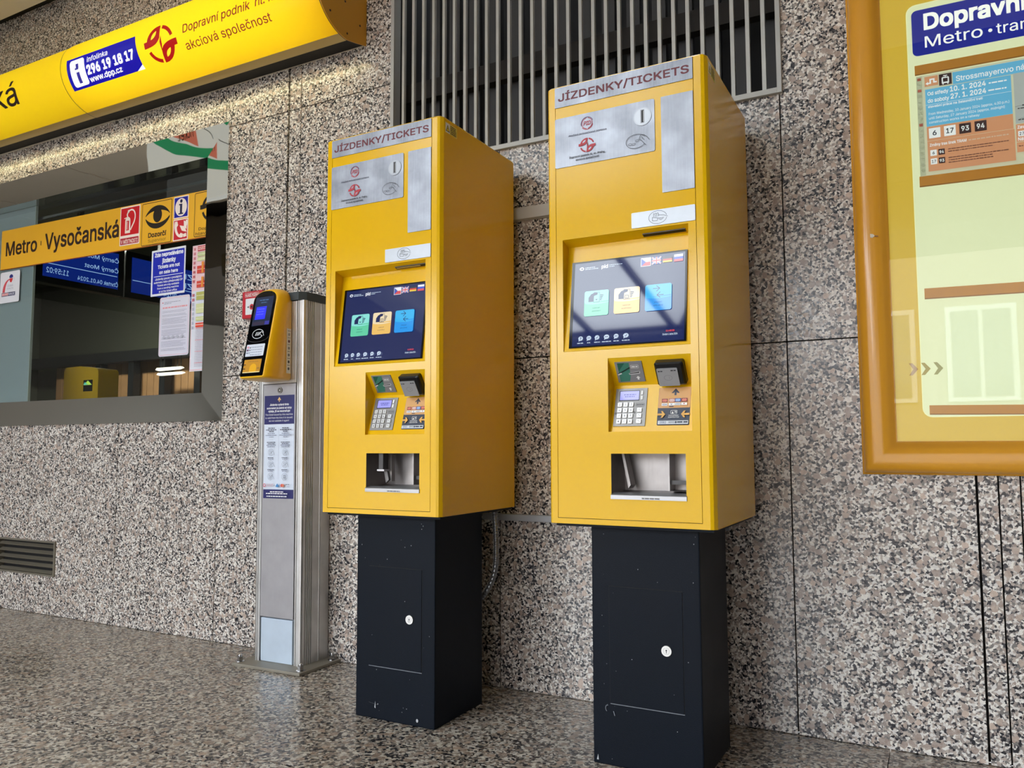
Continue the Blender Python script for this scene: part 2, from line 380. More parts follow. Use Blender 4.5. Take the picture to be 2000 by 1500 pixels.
def front(y): return lambda u, v, h: (u, y-h, v)                     # u = world x, v = world z, faces -y
def slab(mb, fn, outline, t, mat):                                   # a thin plate on a surface map; its face at height t
    A = [fn(u, v, 0) for u, v in outline]; B = [fn(u, v, t) for u, v in outline]
    mb.grid([A, B], mat, False, True); mb.face(B, mat)
def dpp_logo(pr, cu, cv, ru, rv, mat, bg):
    def P(x, y): return (cu+x*ru, cv+y*rv)
    def ring(a0, a1, w=.2): pr.poly([P(math.cos(a), math.sin(a)) for a in [a0+(a1-a0)*i/12 for i in range(13)]]+[P((1-w)*math.cos(a), (1-w)*math.sin(a)) for a in [a1-(a1-a0)*i/12 for i in range(13)]], mat)
    pr.up()
    for sg in (1, -1):
        Q = lambda x, y: P(sg*x, sg*y)
        ring(math.radians(17 if sg > 0 else 197), math.radians(76 if sg > 0 else 256))
        arcp = [(math.cos(a), math.sin(a)) for a in [math.radians(84+78*i/10) for i in range(11)]]
        leaf = arcp+[(-1.18, .3), (-1.18, -.04)]+bez((-1.18, -.04), (-.5, -.04), (-.2, .05), (0, .33), 8)+[(.05, .6), (.1, 1.0)]
        pr.poly([Q(x, y) for x, y in leaf], mat)
        hole = bez((-.64, .34), (-.60, .54), (-.44, .70), (-.20, .75), 6)+bez((-.20, .75), (-.20, .56), (-.34, .38), (-.64, .34), 6)[1:-1]
        pr.poly([Q(x, y) for x, y in hole], bg)
    pr.poly([P(.12, .42), P(.12, -.05), P(0, -.42), P(-.02, .1)], mat)
def pid_logo(pr, cu, cv, ru, rv, m1, m2):
    pr.arc(cu, cv, ru, rv, ru*.1, math.radians(20), math.radians(200), m2); pr.arc(cu, cv, ru*.86, rv*.86, ru*.09, math.radians(95), math.radians(265), m1)
    pr.arc(cu, cv, ru, rv, ru*.1, math.radians(215), math.radians(345), m1); pr.arc(cu, cv, ru*.86, rv*.86, ru*.09, math.radians(-80), math.radians(80), m1)
    pr.text('PID', cu-ru*.58, cu+ru*.6, cv-rv*.3, cv+rv*.3, m1, .02, .25)

# ================================================================== SETTING
GR = granite('granite_wall', (1.13, 1.13, 1.13), 0.22, 150, 48)
GRF = granite('granite_floor', (.90, .865, .81), 0.20, 110, 38, stain=.25)
ZC = 3.60                                              # ceiling height
# back wall of granite slabs, with openings for the booth window, the louvre vent and the tall grille
def sub_rect(rs, h):
    out = []
    for (a, b, c, d) in rs:
        x0, x1, z0, z1 = h
        if x1 <= a or x0 >= b or z1 <= c or z0 >= d: out.append((a, b, c, d)); continue
        if c < z0: out.append((a, b, c, z0))
        if z1 < d: out.append((a, b, z1, d))
        if a < x0: out.append((a, x0, max(c, z0), min(d, z1)))
        if x1 < b: out.append((x1, b, max(c, z0), min(d, z1)))
    return out
WIN = (-3.9, -1.158, 1.067, 2.577); GRI = (-0.150, 1.512, 2.146, ZC); VEN = (-3.02, -2.46, 0.214, 0.410)
xj = [-9.0, -8.2, -7.45, -6.7, -5.9, -5.1, -4.3, -3.52, -2.735, -1.955, -1.197, -0.768, -0.690, 0.395, 1.501, 2.034, 2.090, 2.146, 3.2, 4.3, 5.4, 6.5]
gap = {-0.768: 0.013, 2.034: 0.007}
mb = MB()
zr = [(0.0, 1.285), (1.285, 2.555), (2.555, ZC+.05)]
for i in range(len(xj)-1):
    a, b = xj[i]+gap.get(xj[i], .0044)/2, xj[i+1]-gap.get(xj[i+1], .0044)/2
    for (c, d) in zr:
        if b < -1.15 and c == 1.285 and d == 2.555 and b < -3.9: pass
        rs = [(a, b, c+.0024, d-.0024)]
        for h in (WIN, GRI, VEN): rs = sub_rect(rs, h)
        for r in rs:
            if r[1]-r[0] > .002 and r[3]-r[2] > .002: mb.box(r[0], r[1], 0.0, 0.03, r[2], r[3], GR)
wall = struct(mb.build('wall_back', origin=(0, 0, 0)))
mb = MB()                                               # mortar and concrete core behind the slabs
rs = [(-9, 6.5, 0, ZC+.05)]
for h in (WIN, GRI, VEN): rs = sub_rect(rs, h)
for r in rs: mb.box(r[0], r[1], .0301, .10, r[2], r[3], M('#2a2624', .9))
struct(mb.build('wall_core', origin=(0, 0, 0)))

mb = MB()                                               # floor slabs, joints every 1.15 m, three shallow grooves parallel to the wall
fx = [-9.0, -7.35, -6.2, -5.07, -3.93, -2.80, -1.655, -0.508, 0.650, 1.770, 2.9, 4.05, 5.2, 6.5]
fy = [(-13.0, -9.0), (-9.0, -7.0), (-7.0, -5.2), (-5.2, -3.4), (-3.4, -2.2), (-2.2, -1.076), (-1.070, -1.030), (-1.024, -.962), (-.956, .03)]
for i in range(len(fx)-1):
    for (c, d) in fy: mb.box(fx[i]+.0012, fx[i+1]-.0012, c, d-.001, -.03, 0, GRF)
struct(mb.build('floor', origin=(0, 0, 0)))
mb = MB(); mb.box(-9, 6.5, -13, .1, -.12, -.0301, M('#4a443d', .9)); struct(mb.build('floor_bed', origin=(0, 0, 0)))

mb = MB(); CEM = M('#e6e0d2', .35, 0, .5, 0, .06, 2.0)
for i in range(9):                                      # large ceiling panels with dark joints
    x0 = -9+1.72*i-.02
    for j in range(2): mb.box(x0+.012, x0+1.708, -.075-1.5*(j+1)+.012, -.075-1.5*j, ZC, ZC+.02, CEM)
mb.prism([(1.05, -3.1), (6.5, -3.1), (6.5, -6.1), (-.42, -6.1)], ZC, ZC+.02, 'z', M('#5f5d58', .5))
struct(mb.build('ceiling', origin=(0, 0, 0)))
mb = MB(); SL = M('#141414', .8)
mb.box(-9, 6.5, -3.1, .1, ZC+.055, ZC+.3, SL); mb.box(-9, -2.32, -7.6, -3.1, ZC+.055, ZC+.3, SL); mb.box(-2.32, 6.5, -7.6, -6.12, ZC+.055, ZC+.3, SL)
mb.prism([(1.05, -3.1), (6.5, -3.1), (6.5, -6.12), (-.42, -6.12)], ZC+.055, ZC+.3, 'z', SL)
struct(mb.build('ceiling_slab', origin=(0, 0, 0)))
# opal glass skylight set in the ceiling, daylight falls through it
m = bpy.data.materials.new('opal_glass'); m.use_nodes = True; nt = m.node_tree
for n in list(nt.nodes): nt.nodes.remove(n)
_o = nt.nodes.new('ShaderNodeOutputMaterial'); _t = nt.nodes.new('ShaderNodeBsdfTranslucent'); _t.inputs[0].default_value = (.80, .84, .86, 1); _d = nt.nodes.new('ShaderNodeBsdfDiffuse'); _d.inputs[0].default_value = (.6, .62, .64, 1)
_x = nt.nodes.new('ShaderNodeMixShader'); _x.inputs[0].default_value = OPAL; nt.links.new(_d.outputs[0], _x.inputs[1]); nt.links.new(_t.outputs[0], _x.inputs[2]); nt.links.new(_x.outputs[0], _o.inputs[0])
mb = MB()
for q in ([(-2.30, -3.12), (-1.42, -3.12), (-1.42, -6.08), (-2.30, -6.08)], [(-1.38, -3.12), (-.50, -3.12), (-.50, -6.08), (-1.38, -6.08)], [(-.46, -3.12), (1.02, -3.12), (-.42, -6.08), (-.46, -6.08)]):
    mb.face([(x, y, ZC+.03) for x, y in q], m)
struct(mb.build('window_skylight', origin=(0, 0, 0), fix=False))
mb = MB()
for xx in (-1.40, -.48): mb.box(xx-.025, xx+.025, -6.1, -3.1, ZC-.02, ZC+.06, M('#1c1c1e', .5))
struct(mb.build('trim_skylight', origin=(0, 0, 0)))
mb = MB(); mb.box(-9.1, -9.0, -7.6, .1, 0, ZC+.05, M('#a09d96', .6)); struct(mb.build('wall_left', origin=(0, 0, 0)))
mb = MB(); mb.box(6.5, 6.6, -7.6, .1, 0, ZC+.05, M('#6d655c', .6)); struct(mb.build('wall_right', origin=(0, 0, 0)))  # unseen wall, placed to block light from the right
mb = MB(); mb.box(-9, -6.2, -7.6, -7.45, 0, ZC+.05, M('#a09d96', .5)); struct(mb.build('wall_front', origin=(0, 0, 0)))
mb = MB(); mb.box(3.7, 6.5, -7.6, -7.45, 0, ZC+.05, M('#5a5348', .5)); struct(mb.build('wall_front', origin=(0, 0, 0)))  # unseen wall piece, added to cut light on the machines' right sides


# ================================================================== TICKET MACHINES
MW, MH, MZ, YF, YB = 0.500, 1.3502, 0.7068, -0.5929, -0.0764
def slant(x0, top, bot):                                # surface map: u along x, v upward along the slope (0 at its top edge)
    (y0, z0), (y1, z1) = top, bot; L = math.hypot(y1-y0, z1-z0); ty, tz = (y1-y0)/L, (z1-z0)/L; ny, nz = (tz, -ty) if tz < 0 else (-tz, ty)
    return lambda u, v, h: (x0+u, y0-ty*v+ny*h, z0-tz*v+nz*h)
LCD = 0.46
def machine(x0, label, clock, other):
    T = thing('ticket_machine', label, 'ticket machine', (x0+MW/2, -0.335, 0), 'yellow ticket machines')
    F = lambda u, v, h: (x0+u, YF-h, MZ+v)
    ch = 0.0165
    # --- cabinet shell
    mb = MB()
    prof = [(x0, YB), (x0, YF+ch*.35), (x0+ch*.35, YF), (x0+MW-ch, YF), (x0+MW-ch*.45, YF+ch*.2), (x0+MW, YF+ch), (x0+MW, YB)]
    Z0, Z1 = MZ, MZ+MH
    mb.grid([[(x, y, Z0) for x, y in prof], [(x, y, Z1-.006) for x, y in prof], [(x+(.004 if x < x0+.1 else -.004), y+(.006 if y < -.3 else -.002), Z1) for x, y in prof]], YEL, False)
    top = [(x+(.004 if x < x0+.1 else -.004), y+(.006 if y < -.3 else -.002), Z1) for x, y in prof]
    mb.face(top, YEL); mb.face([(x, YB, z) for x, z in ((x0, Z0), (x0+MW, Z0), (x0+MW, Z1-.006), (x0, Z1-.006))], YEL)
    cab_f = mb
    # cut the front face: remove the large front quad and rebuild it as a frame around the door
    keep = [i for i, f in enumerate(mb.f) if not all(abs(mb.v[k][1]-YF) < 1e-6 and mb.v[k][2] < Z1-.003 for k in f)]
    mb.f = [mb.f[i] for i in keep]; mb.mi = [mb.mi[i] for i in keep]; mb.sm = [mb.sm[i] for i in keep]
    du0, du1, dz0, dz1 = .0255, .4625, .0158, 1.3445
    fr = [(ch*.35, du0, 0, MH-.006), (du1, MW-ch, 0, MH-.006), (du0, du1, 0, dz0), (du0, du1, dz1, MH-.006)]
    for a, b, c, d in fr: mb.face([F(a, c, 0), F(b, c, 0), F(b, d, 0), F(a, d, 0)], YEL)
    dp = .012
    mb.grid([[F(u, v, 0) for u, v in ((du0, dz0), (du1, dz0), (du1, dz1), (du0, dz1))], [F(u, v, -dp) for u, v in ((du0, dz0), (du1, dz0), (du1, dz1), (du0, dz1))]], YEL, False, True)
    mb.build('cabinet', T)
    mb = MB(); mb.box(x0+.012, x0+MW-.012, YF+.02, YB-.004, MZ-.009, MZ, BLKP); mb.build('base_tray', T)
    # --- door with its three openings
    g = .0016; a0, a1, b0, b1 = du0+g, du1-g, dz0+g, dz1-g
    holes = [(.0478, .4388, .5142, .8600), (.1901, .4385, .2712, .4880), (.1970, .4185, .0772, .2075)]
    mb = MB(); us = sorted({a0, a1, *[h[i] for h in holes for i in (0, 1)]}); vs = sorted({b0, b1, *[h[i] for h in holes for i in (2, 3)]})
    for i in range(len(us)-1):
        for j in range(len(vs)-1):
            cu, cv = (us[i]+us[i+1])/2, (vs[j]+vs[j+1])/2
            if any(h[0] < cu < h[1] and h[2] < cv < h[3] for h in holes): continue
            mb.face([F(us[i], vs[j], 0), F(us[i+1], vs[j], 0), F(us[i+1], vs[j+1], 0), F(us[i], vs[j+1], 0)], YEL)
    q = ((a0, b0), (a1, b0), (a1, b1), (a0, b1))
    mb.grid([[F(u, v, 0) for u, v in q], [F(u, v, -dp) for u, v in q]], YEL, False, True)
    mb.face([F(du0, dz0, -dp), F(du1, dz0, -dp), F(du1, dz1, -dp), F(du0, dz1, -dp)][:0] or [F(du0, dz0, -.125), F(du1, dz0, -.125), F(du1, dz1, -.125), F(du0, dz1, -.125)], DARK)
    # seam backing strips so the gap around the door reads dark
    for (u0_, u1_, v0_, v1_) in ((du0, a0+.004, dz0, dz1), (a1-.004, du1, dz0, dz1), (du0, du1, dz0, b0+.004), (du0, du1, b1-.004, dz1)):
        mb.face([F(u0_, v0_, -dp*.9), F(u1_, v0_, -dp*.9), F(u1_, v1_, -dp*.9), F(u0_, v1_, -dp*.9)], M('#5a1d10', .7))
    # screen recess
    h = holes[0]; sd, sz = .045, .845; sb = (.003, .5165)
    mb.face([F(h[0], h[3], 0), F(h[1], h[3], 0), F(h[1], sz, -sd), F(h[0], sz, -sd)], YEL)
    for u in (h[0], h[1]): mb.face([F(u, h[3], 0), F(u, sz, -sd), F(u, sb[1], -sb[0]), F(u, h[2], 0)], YEL)
    mb.face([F(h[0], sz, -sd), F(h[1], sz, -sd), F(h[1], sb[1], -sb[0]), F(h[0], sb[1], -sb[0])], YEL)
    mb.face([F(h[0], h[2], 0), F(h[1], h[2], 0), F(h[1], sb[1], -sb[0]), F(h[0], sb[1], -sb[0])], YEL)
    # card recess
    h = holes[1]; cd, cz = .053, .409; lb = (.012, .2712)
    mb.face([F(h[0], h[3], 0), F(h[1], h[3], 0), F(h[1], cz, -cd), F(h[0], cz, -cd)], YEL)
    mb.face([F(h[0], cz, -cd), F(h[1], cz, -cd), F(h[1], lb[1], -lb[0]), F(h[0], lb[1], -lb[0])], YEL)
    mb.face([F(h[0], h[2], 0), F(h[1], h[2], 0), F(h[1], lb[1], -lb[0]), F(h[0], lb[1], -lb[0])], YEL)
    for u in (h[0], h[1]): mb.face([F(u, h[3], 0), F(u, cz, -cd), F(u, lb[1], -lb[0]), F(u, h[2], 0)], YEL)
    mb.build('door', T, fix=False)
    # ticket slot in the screen soffit
    mb = MB(); sf = lambda u, v, hh: (x0+u, YF+.027+v, MZ+.8510-(v+.0)*.333-hh)
    slab(mb, sf, [(.296, -.0065), (.424, -.0065), (.424, .0065), (.296, .0065)], .003, M('#3a2c10', .4))
    pr = PR(mb, sf, .0032); pr.rect(.299, .421, -.0042, .0042, DARK)
    pr.rect(.301, .40 if other else .301+.0005, -.0038, .0012, ALU) if other else None
    mb.build('ticket_slot', T, fix=False)
    # --- steel plates
    def plate(name, u0, u1, v0, v1, r=.004, mat=STEEL, t=.0028):
        m_ = MB(); slab(m_, F, rr_pts(u0, u1, v0, v1, r), t, mat); return m_, PR(m_, F, t+.0002)
    ETCH = M('#8f3038', .5)
    mb, pr = plate('title_plate', .0262, .4610, 1.2795, 1.3435, .003)
    pr.text('JÍZDENKY/TICKETS', .0385, .4500, 1.2955, 1.3290, M('#6a2730', .5), .022); pr.h += .0001
    mb.build('title_plate', T, fix=False)
    mb, pr = plate('coin_plate', .0262, .3465, 1.0870, 1.2440, .005)
    pid_logo(pr, .1340, 1.2120, .0205, .0205, M('#b5303c', .5), M('#4a3a66', .5))
    pr.text('PRAŽSKÁ INTEGROVANÁ DOPRAVA', .0722, .1972, 1.1790, 1.1855, M('#3a3850', .5), .012, .2)
    dpp_logo(pr, .1336, 1.1435, .0235, .0225, M('#b5303c', .5), STEEL)
    pr.text('Dopravní podnik hl. m. Prahy,', .0750, .1922, 1.1085, 1.1165, INK, .02); pr.text('akciová společnost', .0962, .1722, 1.0985, 1.1062, INK, .02)
    IK = M('#26262c', .5); cu, cv = .2895, 1.1250                        # coins dropping from a hand
    pr.arc(cu, cv, .0315, .0215, .0012, math.radians(28), math.radians(325), IK)
    for a, b in ((-.018, -.007), (-.007, -.008), (.004, .001)): pr.arc(cu+a, cv+b, .0062, .0035, .001, 0, 2*PI, IK, 16)
    pr.line([(cu+.012, cv+.010), (cu+.016, cv+.017), (cu+.024, cv+.016), (cu+.034, cv+.008), (cu+.041, cv-.002)], .0012, IK)
    pr.line([(cu+.012, cv+.010), (cu+.010, cv+.004), (cu+.018, cv-.001), (cu+.024, cv-.010), (cu+.031, cv-.016)], .0012, IK); pr.line([(cu+.018, cv+.012), (cu+.020, cv+.005), (cu+.027, cv+.000)], .001, IK)
    mb.build('coin_plate', T, fix=False)
    mb = MB(); slab(mb, F, [(.3105+.0275*math.cos(2*PI*i/32), 1.1965+.0275*math.sin(2*PI*i/32)) for i in range(32)], .0048, M('#9b9da2', .35, .7))
    pr = PR(mb, F, .0050); pr.ell(.3105, 1.1965, .0240, .0240, M('#a2a4a9', .35, .7)); pr.rect(.3045, .3165, 1.1770, 1.2170, M('#77777a', .4, .8)); pr.rect(.3080, .3135, 1.1785, 1.2150, DARK); pr.rect(.3128, .3142, 1.18, 1.212, M('#b0b0b2', .3))
    mb.build('coin_slot', T, fix=False)
    mb, pr = plate('blank_plate', .3660, .4605, .9590, 1.2440, .002); mb.build('blank_plate', T, fix=False)
    mb, pr = plate('receipt_plate', .2712, .4605, .8655, .9115, .003, M('#b4b8be', .38, .5, .5, 0, .08, 30))
    cu, cv = .3510, .8890
    pr.arc(cu, cv, .0275, .0195, .0011, math.radians(10), math.radians(350), IK)
    pr.line([(cu-.012, cv+.002), (cu-.012, cv+.012), (cu-.009, cv+.010), (cu-.006, cv+.013), (cu-.003, cv+.010), (cu, cv+.013), (cu+.003, cv+.010), (cu+.003, cv+.002)], .001, IK)
    for k in range(3): pr.line([(cu-.009, cv+.008-.003*k), (cu, cv+.008-.003*k)], .0008, IK)
    pr.line([(cu-.016, cv+.001), (cu-.016, cv-.009), (cu-.002, cv-.010), (cu+.001, cv-.003), (cu-.016, cv+.001)], .001, IK); pr.line([(cu+.002, cv+.006), (cu+.018, cv+.004), (cu+.030, cv-.001)], .001, IK)
    pr.line([(cu+.001, cv-.003), (cu+.010, cv-.004), (cu+.018, cv-.003), (cu+.010, cv-.009), (cu+.004, cv-.006)], .001, IK)
    mb.build('receipt_plate', T, fix=False)
    # --- touch screen
    mb = MB(); fs = slant(x0, (YF+.043, MZ+sz), (YF+.002, MZ+sb[1])); u0, u1, v0, v1 = .0655, .4260, -.3235, -.0525
    slab(mb, fs, [(u0, v0), (u1, v0), (u1, v1), (u0, v1)], .0035, BLACKG)
    pr = PR(mb, fs, .0036, .00006); l = LCD; E_ = lambda hx: EM(hx, l, .04, .5, 1.75)
    pr.rect(.0755, .4205, -.3195, -.0575, E_('#0e1f58'))
    pr.ell(.0982, -.0755, .0075, .0055, E_('#e8eef8'), 16); pr.ell(.0990, -.0760, .0030, .0028, E_('#0e1f58'), 10)
    wl = E_('#cfe0f5')
    pr.words(.1094, .1430, -.0748, .0022, wl, 1); pr.words(.1096, .1520, -.0797, .0022, wl, 2)
    pr.text('pid', .1632, .1832, -.0835, -.0695, E_('#f4f8ff'), .03); pr.words(.1877, .2290, -.0740, .0020, wl, 3); pr.words(.1879, .2064, -.0788, .0020, wl, 4)
    # flags
    r_, w_, b_ = E_('#d9434f'), E_('#eef2f8'), E_('#2c52b8')
    pr.rect(.2872, .3182, -.0902, -.0638, w_); pr.rect(.2888, .3166, -.0887, -.0653, w_); pr.rect(.2888, .3166, -.0887, -.0770, r_); pr.poly([(.2888, -.0653), (.3027, -.0770), (.2888, -.0887)], b_)
    pr.rect(.3212, .3490, -.0865, -.0655, b_)
    for s_ in (1, -1): pr.line([(.3212, -.0760-s_*.0105), (.3490, -.0760+s_*.0105)], .0040, w_); pr.line([(.3212, -.0760-s_*.0105), (.3490, -.0760+s_*.0105)], .0015, r_)
    pr.rect(.3212, .3490, -.0792, -.0728, w_); pr.rect(.3321, .3381, -.0865, -.0655, w_); pr.rect(.3212, .3490, -.0778, -.0742, r_); pr.rect(.3335, .3367, -.0865, -.0655, r_)
    for k, c in enumerate(('#3a3a48', '#e04a3a', '#f2d23e')): pr.rect(.3545, .3820, -.0742-.0053*k, -.0690-.0053*k, E_(c))
    for k, c in enumerate(('#f2f5fa', '#3c57d0', '#e0505a')): pr.rect(.3878, .4142, -.0716-.0072*k, -.0644-.0072*k, E_(c))
    # three big buttons
    ink = E_('#14245a')
    for (p, q_, ca, cb, l1, l2, fr_) in ((.1115, .1900, '#63d3a8', '#8fe8e0', 'NÁKUP', 'JÍZDENKY', None), (.2070, .2868, '#f4c66a', '#f6e3bb', 'NÁKUP', 'KUPÓNU', None), (.3038, .3830, '#1f9cf4', '#35baf8', 'VYHLEDAT', 'SPOJENÍ', 1)):
        t_, bt = -.1495, -.2282; mid = t_-.039
        pr.rrect(p, q_, bt, t_, .006, E_(ca)); pr.h += .00006
        pr.poly([(u, v) for u, v in rr_pts(p, q_, mid, t_, .006) if v > mid+.001]+[(p, mid)]+bez((p, mid), ((p*2+q_)/3, mid-.005), ((p+q_*2)/3, mid-.005), (q_, mid), 8)[1:], E_(cb))
        c = (p+q_)/2
        if fr_:
            for sg in (1, -1):
                pr.line([(c-sg*.016, -.172+sg*.010), (c+sg*.003, -.172+sg*.010)], .002, ink); pr.line([(c-sg*.006, -.172+sg*.018), (c+sg*.004, -.172+sg*.010), (c-sg*.006, -.172+sg*.001)], .002, ink)
        else:
            pr.poly([(c-.026, -.184), (c-.026, -.170), (c-.018, -.160), (c-.006, -.155), (c+.004, -.157), (c+.002, -.163), (c-.008, -.166), (c-.010, -.184)], ink)
            pr.frame(c-.010, c+.010, -.186, -.155, .001, .0012, ink)
            for k in range(4): pr.line([(c+.011, -.164-.005*k), (c+.022-.002*k, -.166-.0045*k)], .0028, ink)
            if p < .2: pr.poly([(c-.004, -.176), (c+.004, -.176), (c, -.181)], ink)
            else: pr.frame(c-.006, c+.006, -.184, -.173, .001, .0016, ink); pr.line([(c, -.183), (c, -.176)], .0012, ink)
        pr.text(l1, c-.0115, c+.0115, -.2055, -.2015, ink); pr.text(l2, c-.0145, c+.0145, -.2150, -.2108, ink)
    for k, u in enumerate((.1049, .1317, .1580, .1882, .2183, .2486)):
        ru = .0085 if k in (3, 5) else .0075
        pr.ell(u, -.2965, ru, .0068, wl, 16); pr.poly([(u-ru*.7, -.300), (u-ru*.9, -.3055), (u-ru*.1, -.3025)], wl)
        (pr.text('?', u-.002, u+.002, -.3000, -.2930, E_('#0e1f58'), .03) if k == 0 else pr.line([(u-.003, -.2975), (u-.001, -.2990), (u+.0035, -.2935)], .0015, E_('#0e1f58')) if k in (2, 5) else pr.words(u-.004, u+.004, -.2975, .0022, E_('#0e1f58'), k))
    for k, (a, b) in enumerate(((.0950, .1157), (.1273, .1367), (.1496, .1685), (.1742, .2030), (.2106, .2272), (.2369, .2606))): pr.words(a, b, -.3125, .0026, wl, 20+k)
    pr.text(clock, .3689, .3934, -.2940, -.2893, E_('#ff5050'), .02); pr.text('čtvrtek 4. ledna 2024', .3592, .4027, -.3045, -.2990, wl, .02)
    mb.build('touch_screen', T, fix=False)
    # --- card reader, contactless reader
    fu = slant(x0, (YF, MZ+.488), (YF+.053, MZ+.409)); mb = MB(); GM = M('#9a9a9e', .35, .5)
    slab(mb, fu, [(.2080, -.0822), (.2910, -.0817), (.2910, -.0140), (.2085, -.0140)], .003, GM)
    pr = PR(mb, fu, .0032); pr.poly([(.2150, -.0795), (.2445, -.0785), (.2500, -.060), (.2524, -.0175), (.2160, -.0175)], M('#3d7a68', .25)); pr.poly([(.2160, -.0175), (.2390, -.0175), (.2165, -.044)], M('#1d5a48', .25)); pr.line([(.2120, -.0535), (.2400, -.0400), (.2520, -.033)], .004, M('#1a2d28', .3)); pr.line([(.2120, -.0555), (.2240, -.0515)], .004, M('#d8d8d8', .3))
    pr.poly([(.2460, -.0515), (.2810, -.0465), (.2805, -.0540), (.2470, -.0570)], M('#d9dadc', .3)); pr.poly([(.2475, -.0525), (.2790, -.0480), (.2785, -.0515), (.2480, -.0550)], DARK)
    pr.frame(.2560, .2800, -.0360, -.0250, .002, .0009, WHITE); pr.words(.2590, .2770, -.0325, .0035, WHITE, 5); pr.poly([(.2650, -.0680), (.2720, -.0620), (.2790, -.0680)], WHITE); pr.rect(.2695, .2745, -.0740, -.0680, WHITE)
    mb.build('card_reader', T, fix=False)
    mb = MB(); rows = []
    for hh, ins in ((0, 0), (.018, 0), (.024, .006)):
        rows.append([fu(u, v, hh) for u, v in rr_pts(.3325+ins, .4170-ins, -.0890+ins, -.0144-ins*.6, .006)])
    mb.grid(rows, M('#101012', .3), False, True); mb.face(rows[-1], M('#101012', .3)); slab(mb, lambda u, v, h_: fu(u, v, h_+.024), rr_pts(.3390, .3995, -.0868, -.0300, .003), .003, M('#a9aaae', .3, .3))
    pr = PR(mb, lambda u, v, h_: fu(u, v, h_+.024), .0032); pr.arc(.3690, -.060, .0120, .0085, .0008, 0, 2*PI, M('#77787c', .4)); pr.words(.3430, .3560, -.0400, .0030, INK, 8); pr.words(.3800, .3960, -.0385, .0030, INK, 9)
    pr.arc(.3690, -.060, .005, .004, .0008, -1, 1, M('#77787c', .4))
    mb.build('contactless_reader', T, fix=False)
    # --- keypad, each key a sub-part
    fl = slant(x0, (YF+.053, MZ+.409), (YF+.012, MZ+.2712)); mb = MB(); KP = M('#8f8d8b', .38, .4, .5, 0, .05, 40)
    slab(mb, fl, rr_pts(.1988, .2960, -.1278, -.0110, .001), .003, KP); pr = PR(mb, fl, .0032)
    pr.rrect(.2105, .2735, -.0500, -.0180, .002, M('#2a2a30', .3)); pr.rrect(.2130, .2715, -.0468, -.0198, .001, EM('#8f90d8', .7)); pr.words(.225, .262, -.032, .003, EM('#55569a', .6), 3, 1, True); pr.words(.228, .258, -.038, .003, EM('#55569a', .6), 4, 1, True)
    pr.arc(.2040, -.0885, .003, .003, .0012, 0, 2*PI, INK, 12); pr.arc(.2617, -.0865, .003, .003, .0012, 0, 2*PI, INK, 12); pr.frame(.2645, .2905, -.0690, -.0578, .004, .0008, M('#55555a', .4)); pr.words(.2675, .2880, -.0645, .003, M('#55555a', .4), 7)
    kp = mb.build('keypad', T, fix=False)
    KEY = M('#dcdcda', .3, .3); LB = M('#4a4d58', .5)
    lab = ['1', '2', '3', '4', '5', '6', '7', '8', '9', '*', '0', '#']
    for i, t_ in enumerate(lab):
        r_, c_ = divmod(i, 3); u = .2158+.0177*c_; v = -.0622-.0173*r_; mb = MB()
        slab(mb, lambda a, b, h_: fl(a, b, h_+.003), rr_pts(u-.0064, u+.0064, v-.0064, v+.0064, .0015), .004, KEY); PR(mb, lambda a, b, h_: fl(a, b, h_+.003), .0042).text(t_, u-.0022, u+.0022, v-.0035, v+.0035, LB, .01); mb.build('key', kp, fix=False)
    for k in range(3):
        u, v = .2773, -.0795-.0173*k; mb = MB(); slab(mb, lambda a, b, h_: fl(a, b, h_+.003), rr_pts(u-.0070, u+.0070, v-.0062, v+.0062, .0015), .004, KEY); PR(mb, lambda a, b, h_: fl(a, b, h_+.003), .0042).line([(u-.004, v), (u-.001, v+.003), (u+.004, v-.003)], .001, LB); mb.build('key', kp, fix=False)
    for v in (-.026, -.0415):
        mb = MB(); slab(mb, lambda a, b, h_: fl(a, b, h_+.003), rr_pts(.2780, .2842, v-.006, v+.006, .001), .0025, WHITE); mb.build('key', kp, fix=False)
    # --- card logo sticker
    mb = MB(); TAN = M('#d8a468', .45); OR = M('#e0ab52', .45); NB = M('#2b3347', .4)
    slab(mb, fl, rr_pts(.3305, .4250, -.1262, -.0115, .003), .0005, NB); pr = PR(mb, fl, .0006)
    pr.rrect(.3309, .4248, -.0742, -.0117, .003, TAN); pr.poly([(.3680, -.0292), (.3801, -.0150), (.3922, -.0292), (.3858, -.0292), (.3832, -.0258), (.3832, -.0360), (.3770, -.0360), (.3770, -.0258), (.3744, -.0292)], NB)
    pr.words(.352, .400, -.0420, .002, OR, 3)
    for k, (u, c1, c2) in enumerate(((.3412, '#7d2230', '#d97a62'), (.3622, '#b05048', '#e8d8d0'), (.3802, '#33509c', '#9ab8e0'), (.3992, '#7d2230', '#d97a62'))):
        pr.rect(u, u+.0172, -.0570, -.0462, M(c1, .4)); pr.ell(u+.0060, -.0516, .0045, .0040, M(c2, .4), 12); pr.ell(u+.0112, -.0516, .0045, .0040, M(c2, .4), 12)
        if k == 1: pr.rect(u+.001, u+.0162, -.0545, -.0490, M('#f0e2da', .4)); pr.words(u+.002, u+.0155, -.0528, .002, M('#b03040', .4), 4)
        pr.rect(u, u+.0172, -.0675, -.0598, WHITE)
        if k in (0, 2): pr.text('VISA', u+.0015, u+.0157, -.0658, -.0618, M('#27407e', .5), .02)
        elif k == 1: pr.text('V', u+.006, u+.0110, -.0658, -.0612, M('#27407e', .5), .02); pr.rect(u+.002, u+.015, -.0715, -.0690, NB)
        else: pr.ell(u+.0086, -.0630, .002, .0018, M('#b03040', .4), 8)
